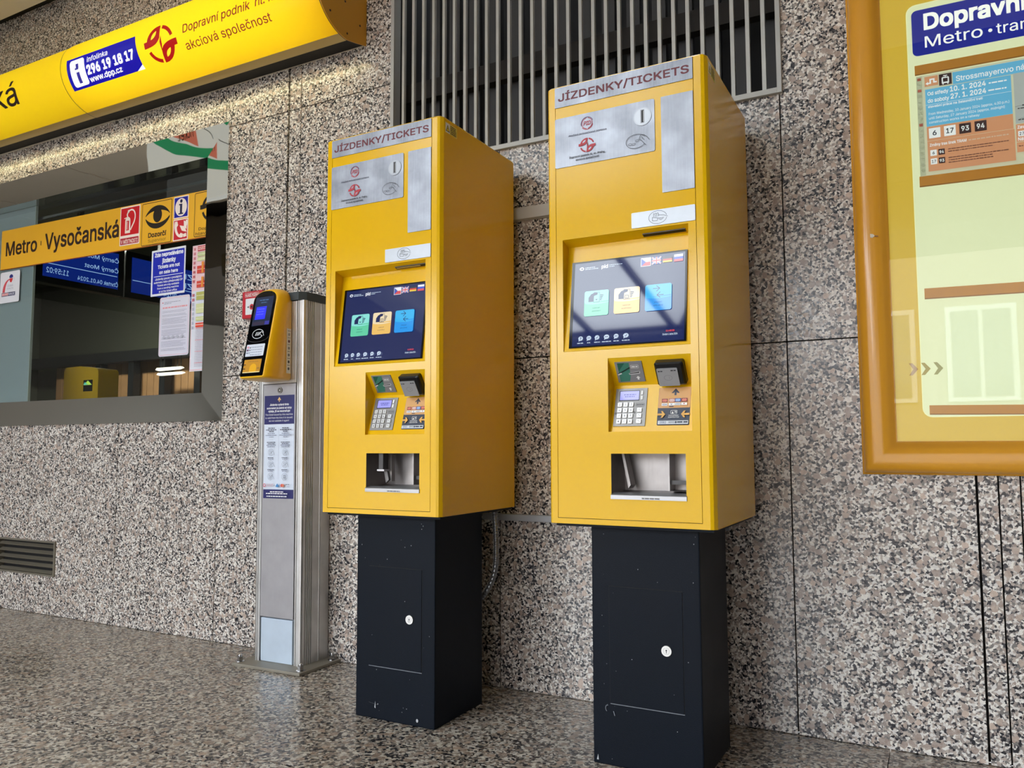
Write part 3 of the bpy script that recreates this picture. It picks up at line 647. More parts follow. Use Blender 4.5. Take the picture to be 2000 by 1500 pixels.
    for sg, ub in ((1, .3306), (-1, .4249)):
        U = lambda d: ub+sg*d
        pr.poly([(U(0), -.0915), (U(.0150), -.0915), (U(.0112), -.0845), (U(.0165), -.0845), (U(.0240), -.0945), (U(.0165), -.1045), (U(.0112), -.1045), (U(.0150), -.0975), (U(0), -.0975)], OR)
    pr.frame(.3705, .3895, -.0940, -.0825, .002, .0008, WHITE); pr.poly([(.3735, -.0925), (.3765, -.0850), (.3795, -.0925)], WHITE); pr.words(.3815, .3880, -.0870, .0015, WHITE, 2); pr.words(.3815, .3880, -.0900, .0015, WHITE, 3)
    pr.text('IDENTIFIKACE', .3650, .3940, -.1000, -.0965, WHITE, .01); pr.text('IDENTIFICATION', .3640, .3960, -.1055, -.1020, WHITE, .01)
    pr.rrect(.3350, .4235, -.1247, -.1140, .001, M('#d5dae0', .4)); pr.text('2581' if other else '2582', .3405, .3590, -.1222, -.1162, M('#2f4a78', .5), .01); pr.text('SERVIS', .3665, .3840, -.1212, -.1165, NB, .01); pr.ell(.3880, -.1190, .003, .0032, NB, 12); pr.words(.3920, .4215, -.1210, .0045, NB, 6)
    mb.build('card_sticker', T, fix=False)
    # --- ticket tray
    h = holes[2]; mb = MB(); TR = brushed('tray_steel_'+str(int(other)), '#9a9593', .38, True, .75, .15); D = .115
    mb.face([F(h[0], h[2]+.02, -D), F(h[1], h[2]+.02, -D), F(h[1], h[3]+.04, -D), F(h[0], h[3]+.04, -D)], TR)
    mb.face([F(h[0], h[2], 0), F(h[1], h[2], 0), F(h[1], h[2]+.02, -D), F(h[0], h[2]+.02, -D)], TR)
    for u in (h[0], h[1]): mb.face([F(u, h[2], 0), F(u, h[2]+.02, -D), F(u, h[3]+.04, -D), F(u, h[3], 0)], TR)
    mb.face([F(h[0], h[3], -.002), F(h[1], h[3], -.002), F(h[1], h[3]+.04, -D), F(h[0], h[3]+.04, -D)], M('#3a3836', .6))
    # divider, flap edge and side chute inside
    X = lambda u: x0+u
    mb.box(X(.348), X(.353), YF+.060, YF+D, MZ+.10, MZ+.235, TR); mb.box(X(.353), X(h[1]), YF+.070, YF+.074, MZ+.118, MZ+.130, M('#3c3a3a', .4)); mb.box(X(.353), X(h[1]), YF+.05, YF+D-.001, MZ+.100, MZ+.1005, M('#55504e', .5))
    if other:
        mb.box(X(.228), X(.246), YF+.03, YF+.060, MZ+.150, MZ+.236, M('#2a2a2c', .3)); mb.box(X(.222), X(.252), YF+.028, YF+.062, MZ+.146, MZ+.152, M('#b0b0b2', .3, .6))
        mb.prism([(X(.214), MZ+.225), (X(.226), MZ+.225), (X(.252), MZ+.115), (X(.240), MZ+.105)], YF+.055, YF+.065, 'y', M('#6b6968', .35, .5)); mb.box(X(.246), X(.256), YF+.065, YF+.085, MZ+.11, MZ+.2, TR)
    else:
        mb.prism([(X(.205), MZ+.230), (X(.212), MZ+.230), (X(.236), MZ+.115), (X(.229), MZ+.105)], YF+.055, YF+.1, 'y', TR)
    mb.build('ticket_tray', T, fix=False)
    mb = MB(); mb.prism([(YF-.004, MZ+.0765), (YF-.004, MZ+.0880), (YF-.001, MZ+.0905), (YF+.022, MZ+.0955), (YF+.022, MZ+.085), (YF+.001, MZ+.0765)], X(.1955), X(.4200), 'x', M('#a9aaac', .35, .6)); pr = PR(mb, lambda u, v, hh: (x0+u, YF-.004-hh, MZ+v)); pr.words(.29, .36, .0785, .004, M('#6f6f70', .6), 12 if other else 13, .8)
    mb.build('tray_lip', T)
    # --- electrical warning sticker on the right flank near the top
    mb = MB(); fx = lambda u, v, hh: (x0+MW+hh, u, v)
    slab(mb, fx, rr_pts(-.569, -.494, 2.004, 2.041, .002), .0004, M('#e9d54c', .45)); pr = PR(mb, fx, .0005)
    pr.rect(-.567, -.540, 2.006, 2.039, WHITE); pr.poly([(-.5655, 2.010), (-.5415, 2.010), (-.5535, 2.035)], INK); pr.poly([(-.5615, 2.0125), (-.5455, 2.0125), (-.5535, 2.0300)], M('#f4df3a', .45)); pr.poly([(-.555, 2.027), (-.551, 2.022), (-.5545, 2.020), (-.552, 2.014), (-.557, 2.020), (-.5535, 2.022)], INK)
    for k in range(5): pr.words(-.537, -.498, 2.033-.0062*k, .003, INK, 40+k, .9)
    mb.build('warning_sticker', T, fix=False)
    # --- pedestal
    px0, px1, py0, py1 = x0+.0996, x0+.0996+.3306, -.5147, -.2005; dx0, dx1, dz0_, dz1_ = x0+.1555, x0+.3775, .1795, .5190
    mb = MB(); mb.box(px0, px1, py0, py1, 0, MZ-.009, BLKP, .004)
    PF = lambda u, v, hh: (u, py0-hh, v); pr = PR(mb, PF, .0003)
    rnd = random.Random(3 if other else 11); SC = M('#b9bcc0', .6)
    for k in range(26):
        u, v = rnd.uniform(px0+.01, px1-.01), rnd.uniform(.01, .68); pr.ell(u, v, rnd.uniform(.0005, .0015), rnd.uniform(.0005, .002), SC if k % 3 else M('#4d5258', .6), 6)
    if other: pr.poly([(px0+.085, .040), (px0+.090, .037), (px0+.0885, .062)], SC); pr.line([(px0+.06, .055), (px0+.10, .050)], .0008, M('#4d5258', .6)); pr.ell(px0+.264, .022, .0045, .006, SC, 10)
    else: pr.arc(px0+.047, .1640, .007, .010, .0025, 1.2, 4.4, M('#6a7078', .7)); pr.line([(px0+.066, .158), (px0+.070, .145)], .002, M('#8a9098', .7)); pr.poly([(px0+.012, .012), (px0+.018, .012), (px0+.016, .028)], SC)
    mb.build('pedestal', T, fix=False)
    mb = MB(); slab(mb, PF, [(dx0, dz0_), (dx1, dz0_), (dx1, dz1_), (dx0, dz1_)], .0022, BLKP)
    pr = PR(mb, PF, .0003); e = .0016; ED = M('#050506', .7)
    for a, b, c, d in ((dx0-e, dx0, dz0_-e, dz1_+e), (dx1, dx1+e, dz0_-e, dz1_+e), (dx0, dx1, dz1_, dz1_+e)): pr.rect(a, b, c, d, ED, False)
    pr.rect(dx0, dx1+.002, dz0_-.0030, dz0_-.0002, M('#7b8088', .5), False)
    pd = mb.build('service_door', T, fix=False)
    mb = MB(); cx, cz_ = x0+.330, .3500; mb.cyl((cx, py0-.0022, cz_), .0150, -.004, 'y', M('#d4d2ce', .3, .5), 24)
    pr = PR(mb, lambda u, v, hh: (u, py0-.0062-hh, v)); pr.ell(cx, cz_+.002, .0022, .0024, INK, 10); pr.rect(cx-.0009, cx+.0009, cz_-.006, cz_+.002, INK) ; pr.arc(cx, cz_, .0095, .0095, .0007, 0, 2*PI, M('#9a9894', .4))
    mb.build('lock', pd, fix=False)
    return T
machine(0.0, 'yellow ticket machine on a black pedestal, next to the silver validator post', '11:59:02', True)
machine(0.8979, 'yellow ticket machine on a black pedestal, next to the lit yellow notice case', '11:48:58', False)

# steel cable channels on the wall behind the machines, and the flexible conduit
mb = MB(); mb.box(.10, 1.30, -.034, -.0005, 1.836, 1.884, M('#b9b7b2', .5, 0, .5, 0, .12, 6), .002); tag(mb.build('cable_channel'), 'grey cable channel on the granite high up behind the two ticket machines', 'cable channel')
mb = MB(); mb.box(.33, 1.30, -.030, -.0005, .648, .673, M('#a9adb4', .45, .2, .5, 0, .1, 6), .002); tag(mb.build('cable_channel'), 'grey cable channel on the granite level with the undersides of the two ticket machines', 'cable channel')
mb = MB(); ctl = [(.443, -.13, .6945), (.4475, -.13, .62), (.4500, -.13, .555), (.4470, -.13, .490), (.4330, -.13, .435), (.4050, -.135, .385), (.36, -.15, .335)]
pts = []
for i in range(len(ctl)-1):
    p0, p1, p2, p3 = [Vector(ctl[min(max(k, 0), len(ctl)-1)]) for k in (i-1, i, i+1, i+2)]
    for k in range(14):
        t = k/14; pts.append(.5*((2*p1)+(p2-p0)*t+(2*p0-5*p1+4*p2-p3)*t*t+(3*p1-p0-3*p2+p3)*t**3))
path, acc = [pts[0]], 0
for a, b in zip(pts, pts[1:]):
    n = max(1, int((b-a).length/.0022))
    for k in range(1, n+1): path.append(a.lerp(b, k/n))
mb.tube(path, [.0118 if (i//2) % 2 else .0098 for i in range(len(path))], M('#8f9296', .3, .9), 14)
o = mb.build('flexible_conduit'); tag(o, 'ribbed metal conduit curving down behind the left ticket machine pedestal', 'conduit')

# ================================================================== TICKET VALIDATOR POST
VX0, VX1, VY0, VY1 = -0.740, -0.470, -0.180, -0.006
T = thing('ticket_validator', 'silver post with a yellow ticket validator head, left of the ticket machines', 'ticket validator', (-.605, -.13, 0))
mb = MB(); mb.box(-.789, -.401, -.258, -.002, 0, .012, M('#8f897d', .5, .5, .5, 0, .15, 20), .002); mb.build('base_plate', T)
for bx, by in ((-.772, -.225), (-.425, -.225), (-.425, -.03), (-.772, -.03)):
    mb = MB(); NUT = M('#c9c9cb', .22, 1); mb.cyl((bx, by, .012), .019, .003, 'z', NUT); mb.cyl((bx, by, .015), .0125, .018, 'z', NUT, 6, None, False); mb.cyl((bx, by, .033), .011, .012, 'z', NUT, 12, .004); mb.build('anchor_nut', T)
ZP = 1.578
prof = [(VX0, VY1), (VX0, VY0+.012), (VX0+.004, VY0+.003), (VX0+.012, VY0), (VX0+.018, VY0), (VX0+.018, VY0+.004), (VX0+.022, VY0+.004), (VX0+.022, VY0), (VX0+.034, VY0), (VX0+.034, VY0+.022), (VX1-.036, VY0+.022), (VX1-.036, VY0),
        (VX1-.030, VY0), (VX1-.030, VY0+.003), (VX1-.026, VY0+.003), (VX1-.026, VY0), (VX1-.010, VY0), (VX1-.004, VY0+.003), (VX1, VY0+.010)]
for gy in (-.154, -.142, -.130, -.118): prof += [(VX1, gy-.0045), (VX1-.004, gy-.0035), (VX1-.004, gy+.0035), (VX1, gy+.0045)]
prof += [(VX1, -.109), (VX1-.002, -.107), (VX1-.002, -.071), (VX1, -.070), (VX1, -.068), (VX1-.003, -.067), (VX1-.003, -.064), (VX1, -.063), (VX1, VY1)]
mb = MB(); mb.prism(prof, .012, ZP, 'z', ALU); mb.build('post', T)
mb = MB(); mb.prism([(VX0-.004, VY1), (VX0-.004, VY0-.001), (VX0+.012, VY0-.012), (VX1-.022, VY0-.012), (VX1+.004, VY0+.012), (VX1+.004, VY1)], ZP, ZP+.036, 'z', M('#2b3336', .45)); mb.build('post_cap', T)
fp = lambda u, v, h: (u, VY0-.002-h, v)
mb = MB(); mb.box(-.703, -.512, VY0-.001, VY0+.021, .203, 1.214, ALUD, .001); mb.box(-.704, -.508, VY0-.004, VY0+.021, 1.216, ZP-.002, ALU, .001); mb.build('front_cover', T)
mb = MB(); mb.cyl((-.603, VY0-.001, 1.186), .0135, -.004, 'y', M('#8a8680', .3, .9), 20); pr = PR(mb, lambda u, v, h: (u, VY0-.005-h, v)); pr.ell(-.603, 1.186, .009, .009, M('#3a3836', .4), 16); pr.ell(-.602, 1.186, .004, .004, M('#c0beba', .3), 12); mb.build('lock', T, fix=False)
mb = MB(); mb.box(-.702, -.520, VY0+.004, VY0+.021, .013, .197, M('#c3d2e2', .45, .35, .5, 0, .12, 14), .001); mb.build('lower_plate', T)
# instruction label
mb = MB(); fl = lambda u, v, h: (u, VY0-.001-h, v); L0, L1 = -.6945, -.5185
slab(mb, fl, [(L0, .713), (L1, .713), (L1, 1.164), (L0, 1.164)], .0006, M('#d8e2f2', .35)); pr = PR(mb, fl, .0008); LW = M('#eef0f6', .4); LG = M('#5a5f72', .5)
pr.rect(L0, L1, 1.037, 1.164, NAVY); pr.rect(L0, L1, .713, .752, NAVY); c = (L0+L1)/2; GO = M('#f0c987', .4)
pr.poly([(c-.010, 1.144), (c, 1.157), (c+.010, 1.144), (c+.006, 1.141), (c+.002, 1.147), (c+.002, 1.135), (c-.002, 1.135), (c-.002, 1.147), (c-.006, 1.141)], GO)
for t_, w, z0, z1, b in (('Jízdenka vydaná tímto', .112, 1.1165, 1.1280, .025), ('automatem je platná od doby', .146, 1.1020, 1.1130, .025), ('výdeje, již se neoznačuje!', .128, 1.0880, 1.0995, .025), ('The ticket issued by this machine', .162, 1.0735, 1.0835, 0), ('is valid from the time it is issued;', .160, 1.0600, 1.0695, 0), ('do not validate it again!', .118, 1.0465, 1.0560, 0)):
    pr.text(t_, c-w/2, c+w/2, z0, z1, LW, b)
pr.rect(c-.0004, c+.0004, .795, 1.022, M('#9aa3ba', .5))
for k, uc in enumerate((L0+.045, L1-.045)):
    for j, z in enumerate((1.018, 1.0105, 1.003)): pr.words(uc-.036, uc+.036, z, .0042, LG, 10*k+j, (.55, .9, .4)[j], True)
    for j, z in enumerate((.9945, .987, .9795)): pr.words(uc-.036, uc+.036, z, .0034, M('#8d93a8', .5), 30+10*k+j, (.6, .95, .35)[j], True)
    pr.rect(uc-.012, uc+.012, .969, .9694, LG)
    for j, (z, w) in enumerate(((.956, .7), (.9495, .55), (.943, .75), (.9365, .6))): pr.words(uc-.036, uc+.036, z, .0036, LG if j < 2 else M('#8d93a8', .5), 50+10*k+j, w, True)
    for j, zc in enumerate((.914, .862, .808)):
        pr.arc(uc, zc, .0165, .0150, .0009, .2, 5.8, LG); pr.frame(uc-.008, uc+.006, zc-.009, zc+.008, .001, .0009, LG)
        if k == 1 and j == 2:
            for q in range(4): pr.rect(uc-.008, uc+.006, zc-.006+.004*q, zc-.0045+.004*q, LG)
        else: pr.line([(uc-.004, zc-.006), (uc+.010, zc+.006), (uc+.019, zc-.004), (uc+.022, zc-.012)], .0011, LG); pr.line([(uc-.005, zc+.004), (uc+.006, zc-.004)], .001, LG)
        if j < 2: pr.words(uc-.03, uc+.03, zc-.026, .0036, LG, 70+10*k+j, .6, True); pr.words(uc-.03, uc+.03, zc-.0325, .003, M('#8d93a8', .5), 75+10*k+j, .5, True)
pr.arc(-.680, .770, .008, .0075, .003, .6, 6.6, M('#d0404a', .5)); pr.words(-.668, -.628, .773, .003, M('#c09aa4', .5), 91); pr.words(-.668, -.628, .766, .003, M('#c09aa4', .5), 92)
pr.poly([(-.613, .763), (-.613, .768), (-.604, .779), (-.595, .768), (-.595, .763)], M('#3a86c8', .5)); pr.ell(-.578, .770, .007, .007, M('#d04848', .5), 14); pr.ell(-.571, .770, .007, .007, M('#e08060', .5), 14); pr.words(-.555, -.530, .773, .003, LG, 94, .9); pr.text('VISA', -.552, -.533, .763, .768, M('#56619a', .5))
for j, (z, w) in enumerate(((.740, .5), (.7325, .8), (.7205, .75))): pr.words(L0+.01, L1-.01, z, .0042, LW, 95+j, w, True)
mb.build('instruction_label', T, fix=False)
# --- yellow reader head: rounded arch outline lofted from the post to a tilted front
HC, HB, HS, HT = -.621, 1.226, 1.575, .060             # centre x, bottom, springing of the arch, arch rise
def head_outline(ins, n=16):
    w = .0835-ins; zb = HB+ins*.4; pts = []
    r = .012
    for a in range(5): t = math.pi+a*PI/8; pts.append((HC-w+r+r*math.cos(t), zb+r+r*math.sin(t)))
    for a in range(5): t = 1.5*math.pi+a*PI/8; pts.append((HC+w-r+r*math.cos(t), zb+r+r*math.sin(t)))
    for a in range(4): pts.append((HC+w, zb+r+(HS-zb-r)*(a+1)/5))
    for a in range(n+1): t = PI*a/n; pts.append((HC+w*math.copysign(abs(math.cos(t))**.85, math.cos(t)), HS+(HT-ins*.9)*math.sin(t)**.9))
    for a in range(4): pts.append((HC-w, HS-(HS-zb-r)*(a+1)/5))
    return pts
yfront = lambda z: -.257-(1.594-z)*(.076/.354) if z < 1.594 else -.257+(z-1.594)*.25
rows = []
for ins, back in ((0, None), (0, .050), (.002, .030), (.007, .013), (.012, .004), (.0165, 0.0)):
    rows.append([(x, (-.186 if back is None else min(-.19, yfront(z)+back)), z) for x, z in head_outline(ins)])
mb = MB(); mb.grid(rows, YELH, True, True); mb.face([(x, y, z) for x, y, z in rows[-1]], YELH); mb.face(rows[0][::-1], YELH)
xs = HC+.0835+.0002
head = mb.build('reader_housing', T)
mb = MB(); g_ = [(x, z) for x, z in head_outline(.0180)]
nv = 1/math.hypot(1, .2147)
ff = lambda u, v, h: (u, yfront(v)-h, v)
gl = lambda m_, pts, mat, h=.0015: m_.face([ff(u, v, h) for u, v in pts], mat)
lowz = 1.238
outl = [(x, max(z, lowz)) for x, z in g_]
A = [ff(u, v, -.002) for u, v in outl]; B = [ff(u, v, .0018) for u, v in outl]; mb.grid([A, B], BLACKG, False, True)
for t in tessellate_polygon([[Vector((u, v, 0)) for u, v in outl]]): mb.face([B[i] for i in t], BLACKG)
pr = PR(mb, ff, .0021); a, b = HC-.052, HC+.052
pr.rect(a, b, 1.462, 1.592, EM('#232d44', .55)); pr.rect(a+.012, a+.072, 1.490, 1.548, EM('#2b2fd0', .8)); pr.rect(a+.004, b-.03, 1.464, 1.480, EM('#3b3448', .5)); pr.rect(b-.028, b-.002, 1.464, 1.480, EM('#3a3a90', .6))
pr.words(a+.02, b-.02, 1.575, .005, EM('#46648a', .6), 5, .9, True); pr.words(a+.03, b-.03, 1.564, .004, EM('#46648a', .6), 6, .8, True)
for k in range(3): pr.words(a+.018, a+.066, 1.535-.012*k, .004, EM('#4d55e0', .8), 60+k, .9)
pr.ell(HC+.025, 1.612, .003, .002, M('#20301c', .4), 8); pr.ell(HC+.042, 1.607, .003, .002, M('#20301c', .4), 8)
wc = M('#e8ecf0', .4); cz_ = 1.424
pr.arc(HC-.003, cz_, .033, .0215, .0022, .15, 5.7, wc, 36)
for k in range(4): pr.line([(HC-.016+.007*k, cz_-.008), (HC-.012+.007*k, cz_+.008)], .0028, wc)
pr.line([(HC+.008, cz_-.002), (HC+.017, cz_+.010), (HC+.028, cz_+.002), (HC+.034, cz_-.010)], .0022, wc); pr.line([(HC+.014, cz_-.003), (HC+.022, cz_-.011), (HC+.027, cz_-.008)], .002, wc)
pr.arc(HC, 1.409, .063, .022, .0014, PI, 2*PI, M('#55555a', .4))
pr.rrect(HC-.054, HC+.052, 1.325, 1.378, .003, M('#dde4f2', .35))
for k, z in enumerate((1.363, 1.352, 1.341, 1.330)): pr.words(HC-.026, HC+.047, z, .0035, M('#9aa6bc', .5), 80+k, .9)
pr.rect(HC-.050, HC-.038, 1.361, 1.370, M('#e0a0b0', .5)); pr.rect(HC-.050, HC-.038, 1.349, 1.357, M('#6a4a70', .5)); pr.words(HC-.034, HC-.028, 1.361, .005, INK, 3); pr.words(HC-.034, HC-.028, 1.350, .005, INK, 4); pr.words(HC-.05, HC-.028, 1.338, .005, M('#8a94aa', .5), 5)
mb.build('reader_panel', head, fix=False)
mb = MB(); AM = M('#cf952f', .3); AM2 = M('#f0b524', .3)
slab(mb, lambda u, v, h: ff(u, v, h+.0021), [(HC-.053, 1.253), (HC+.047, 1.253), (HC+.047, 1.311), (HC-.053, 1.311)], .001, AM); pr = PR(mb, lambda u, v, h: ff(u, v, h+.0021), .0012)
pr.poly([(HC-.016, 1.257)]+[(HC+.004+.020*math.cos(PI-PI*i/16), 1.272+.020*math.sin(PI-PI*i/16)) for i in range(17)]+[(HC+.024, 1.257)], AM2); pr.rect(HC-.053, HC+.047, 1.253, 1.257, M('#f6e3a8', .3)); pr.rect(HC-.053, HC-.041, 1.269, 1.273, INK); pr.rect(HC-.053, HC-.041, 1.287, 1.291, INK); pr.words(HC-.03, HC+.03, 1.300, .003, M('#a87a3a', .4), 8); pr.words(HC+.028, HC+.044, 1.268, .006, M('#a87a3a', .4), 9)
mb.build('ticket_slot', head, fix=False)
mb = MB(); fs_ = lambda u, v, h: (xs+h, u, v)
slab(mb, fs_, [(-.214, 1.256), (-.1885, 1.256), (-.1885, 1.452), (-.214, 1.452)], .0005, M('#e6e4de', .45)); pr = PR(mb, fs_, .0006)
for k in range(6): pr.ell(-.2013, 1.276+.030*k, .0060, .0065, M(('#5a5a5c', '#3c3c40', '#77777a', '#8a8a8c', '#6a3a44', '#9a9a9c')[k], .5), 12); pr.words(-.209, -.193, 1.290+.030*k, .003, M('#77777a', .5), k)
mb.build('side_sticker', head, fix=False)
T.rotation_euler = (0, -.0075, 0)

# red manual fire call point, partly behind the validator
T = thing('fire_call_point', 'red fire alarm call point on the granite behind the validator head', 'fire alarm button', (-.94, -.02, 1.555))
mb = MB(); mb.box(-1.003, -.875, -.045, -.0005, 1.553, 1.684, M('#c01d2e', .35), .004); mb.build('case', T)
fr_ = lambda u, v, h: (u, -.045-h, v); mb = MB(); slab(mb, fr_, rr_pts(-.980, -.898, 1.570, 1.648, .003), .001, M('#e2e6ea', .4)); pr = PR(mb, fr_, .0012)
pr.ell(-.939, 1.607, .014, .014, M('#c02636', .4), 20); pr.ell(-.939, 1.607, .006, .006, INK, 12); pr.poly([(-.968, 1.607), (-.958, 1.613), (-.958, 1.601)], INK); pr.poly([(-.910, 1.607), (-.920, 1.613), (-.920, 1.601)], INK)
mb.build('glass_window', T, fix=False)
mb = MB(); pr = PR(mb, fr_, .0005); pr.frame(-.985, -.893, 1.656, 1.676, .001, .001, WHITE); pr.text('HLÁSIČ POŽÁRU', -.981, -.897, 1.659, 1.6745, WHITE, .02); mb.build('lettering', T, fix=False)

# ================================================================== ILLUMINATED STATION SIGN
SY0, SZ, SA, SRY, SRZ, SH = -0.0068, 2.7368, 0.1186, 0.2097, 0.1985, 0.0306
spts = [(SY0, SZ+SH), (SY0-SA*.5, SZ+SH*.42)]+[(SY0-SA-SRY*math.cos(-PI/2+PI*i/48), SZ+SRZ+SRZ*math.sin(-PI/2+PI*i/48)) for i in range(49)]+[(SY0, SZ+2*SRZ)]
sarc = [0]
for p, q in zip(spts, spts[1:]): sarc.append(sarc[-1]+math.hypot(q[0]-p[0], q[1]-p[1]))
def on_sign(s, h):
    for i in range(len(sarc)-1):
        if sarc[i] <= s <= sarc[i+1] or i == len(sarc)-2:
            t = (s-sarc[i])/(sarc[i+1]-sarc[i]); p, q = spts[i], spts[i+1]; dy, dz = q[0]-p[0], q[1]-p[1]; L = math.hypot(dy, dz)
            return p[0]+dy*t-dz/L*h, p[1]+dz*t+dy/L*h
def sgn(u, v, h):
    y, z = on_sign(v, h); return (u, y, z)
VC = [.01*i for i in range(80)]
def sign(label, x0, x1, shrink, mat, power):
    T = thing('illuminated_sign', label, 'illuminated sign', ((x0+x1)/2, -.1, SZ), 'yellow illuminated sign boxes')
    q = lambda p: (p[0]*(1-shrink), SZ+SRZ+(p[1]-SZ-SRZ)*(1-shrink))
    k = next(i for i, a in enumerate(sarc) if a > .175)
    up, lo = [q(p) for p in spts[k:]], [q(p) for p in spts[:k+1]]
    mb = MB(); mb.grid([[(x0, y, z) for y, z in up], [(x1, y, z) for y, z in up]], mat); mb.build('diffuser', T, fix=False)
    area('sign_tube', ((x0+x1)/2, -.085, SZ+SRZ), (-PI/2, 0, 0), (x1-x0)-.06, .05, power, (1, .97, .9))
    lo2 = lo[2:]; mb = MB(); mb.grid([[(x0, y, z) for y, z in lo2], [(x1, y, z) for y, z in lo2]], M('#c2a868', .3, .3, .5, 0, .06, 6)); mb.build('lower_strip', T)
    mb = MB(); mb.grid([[(x0, y, z) for y, z in lo[:3]], [(x1, y, z) for y, z in lo[:3]]], M('#0c0a08', .8)); mb.build('underside', T)  # near-black colour stands for the shade beneath the box
    mb = MB(); mb.box(x0, x1, -.03, -.001, SZ+.03, SZ+.36, M('#d8d2c4', .6)); mb.build('back_box', T)
    area('sign_leak_light', ((x0+x1)/2, -.10, SZ-.004), (0, 0, 0), (x1-x0)-.1, .02, .35*(x1-x0), (1, .86, .45))  # added light, stands in for tube glow leaking out below the box
    return T
TL_ = sign('yellow lit sign box over the window, its text ending in ká', -4.70, -2.062, .012, SHELL('yellow_diffuser_dim', '#f6dc20', '#e3b818'), 1.35)
TR_ = sign('yellow lit sign box over the window with blue infoline panel and red logo', -2.0565, -.3065, 0, SHELL('yellow_diffuser', '#fbe020', '#e8a814'), 1.3)
mb = MB(); pr = PR(mb, sgn, .0015, .0003, VC); pr.text('Vysočanská', -3.70, -2.467, .302, .462, M('#2a1206', .5), .008); mb.build('lettering', TL_, fix=False)
mb = MB(); DP = M('#a8340c', .5)
pr = PR(mb, sgn, .0020, .0003, VC); pr.text('Dopravní podnik', -1.129, -.690, .382, .430, DP, .01, .18); pr.text('hl. m. Prahy,', -.660, -.33, .384, .430, DP, .01, .18); pr.text('akciová společnost', -1.132, -.588, .307, .356, DP, .006); mb.build('lettering', TR_, fix=False)
mb = MB(); pr = PR(mb, sgn, .0020, .0003, VC); dpp_logo(pr, -1.288, .381, .0950, .0845, LIT('#d8140e', .35), LIT('#fbde28', .8)); mb.build('operator_logo', TR_, fix=False)
mb = MB(); pr = PR(mb, sgn, .0015, .0004, VC); BL = LIT('#1208b8', .5); WL = LIT('#f4f2f0', .9)
pr.poly([(-2.005, .305), (-1.505, .300), (-1.452, .322), (-1.464, .458), (-2.008, .462)], BL); pr.poly([(-1.505, .2995), (-1.448, .2995), (-1.452, .322)], WL)
pr.poly([(u, v) for u, v in rr_pts(-1.979, -1.862, .317, .449, .016)], WL); pr.rect(-1.934, -1.910, .331, .385, LIT('#4038b0', .4)); pr.rect(-1.940, -1.912, .398, .407, LIT('#4038b0', .4)); pr.rect(-1.930, -1.908, .404, .426, LIT('#4038b0', .4))
pr.text('infolinka', -1.836, -1.673, .415, .441, WL, .005, .12); pr.text('296 19 18 17', -1.845, -1.487, .358, .400, WL, .045); pr.text('www.dpp.cz', -1.847, -1.596, .314, .346, WL, .02, .1)
mb.build('infoline_panel', TR_, fix=False)
mb = MB(); off = [(p[0]*1.0-.004*(1 if p[0] < -.02 else 0), SZ+SRZ+(p[1]-SZ-SRZ)*1.012) for p in spts]
mb.prism([(0, off[0][1])]+off[1:-1]+[(0, off[-1][1])], -.3065, -.3015, 'x', M('#d09416', .4)); mb.build('end_plate', TR_)
mb = MB(); n = len(off)
for xx in (-.3095, -2.0590):
    mb = MB(); mb.grid([[(xx, y, z) for y, z in off], [(xx+.0035, y, z) for y, z in off]], M('#2a2014', .5)); mb.build('edge_gasket', TR_)
for y, z in ((-.247, 2.813), (-.150, 2.902), (-.134, 2.762), (-.047, 2.839)):
    mb = MB(); mb.cyl((-.3015, y, z), .0048, .0016, 'x', M('#3a1a10', .5), 10); mb.build('screw', TR_)

# ================================================================== BOOTH WINDOW
ix1, iz0, iz1 = -1.311, 1.209, 2.420; ox0, ox1, oz0, oz1 = WIN; ix0 = ox0+.15
mb = MB()
O = [(ox0, oz0), (ox1, oz0), (ox1, oz1), (ox0, oz1)]; I = [(ix0, iz0), (ix1, iz0), (ix1, iz1), (ix0, iz1)]
for k in range(4):
    a, b, c, d = O[k], O[(k+1) % 4], I[(k+1) % 4], I[k]
    mb.face([(a[0], -.014, a[1]), (b[0], -.014, b[1]), (c[0], -.010, c[1]), (d[0], -.010, d[1])], MIRROR)
    mb.face([(c[0], -.010, c[1]), (d[0], -.010, d[1]), (d[0], .075, d[1]), (c[0], .075, c[1])], MIRROR)
    mb.face([(a[0], -.014, a[1]), (b[0], -.014, b[1]), (b[0], .03, b[1]), (a[0], .03, a[1])], MIRROR)
    e = .0015
win = struct(mb.build('window_1'))
mb = MB(); yg = .0585; mb.box(ix0, ix1, yg, yg+.006, iz0, iz1, glass('booth_glass', (.80, .84, .83, 1), .02)); mb.build('window_glass', win)
mb = MB(); mb.box(ix0, -2.905, .068, .078, iz0, iz1, M('#c6d0d8', .12, 0, .8)); mb.box(-2.908, -2.903, .0655, .080, iz0, iz1, M('#e4ebe8', .2)); mb.build('sliding_pane', win)  # pale opaque colour stands for the bright street mirrored in this glass
mb = MB(); mb.box(ix0, ix1, .082, .097, 2.335, 2.350, M('#3c474c', .3, .6)); mb.build('window_rail', win)
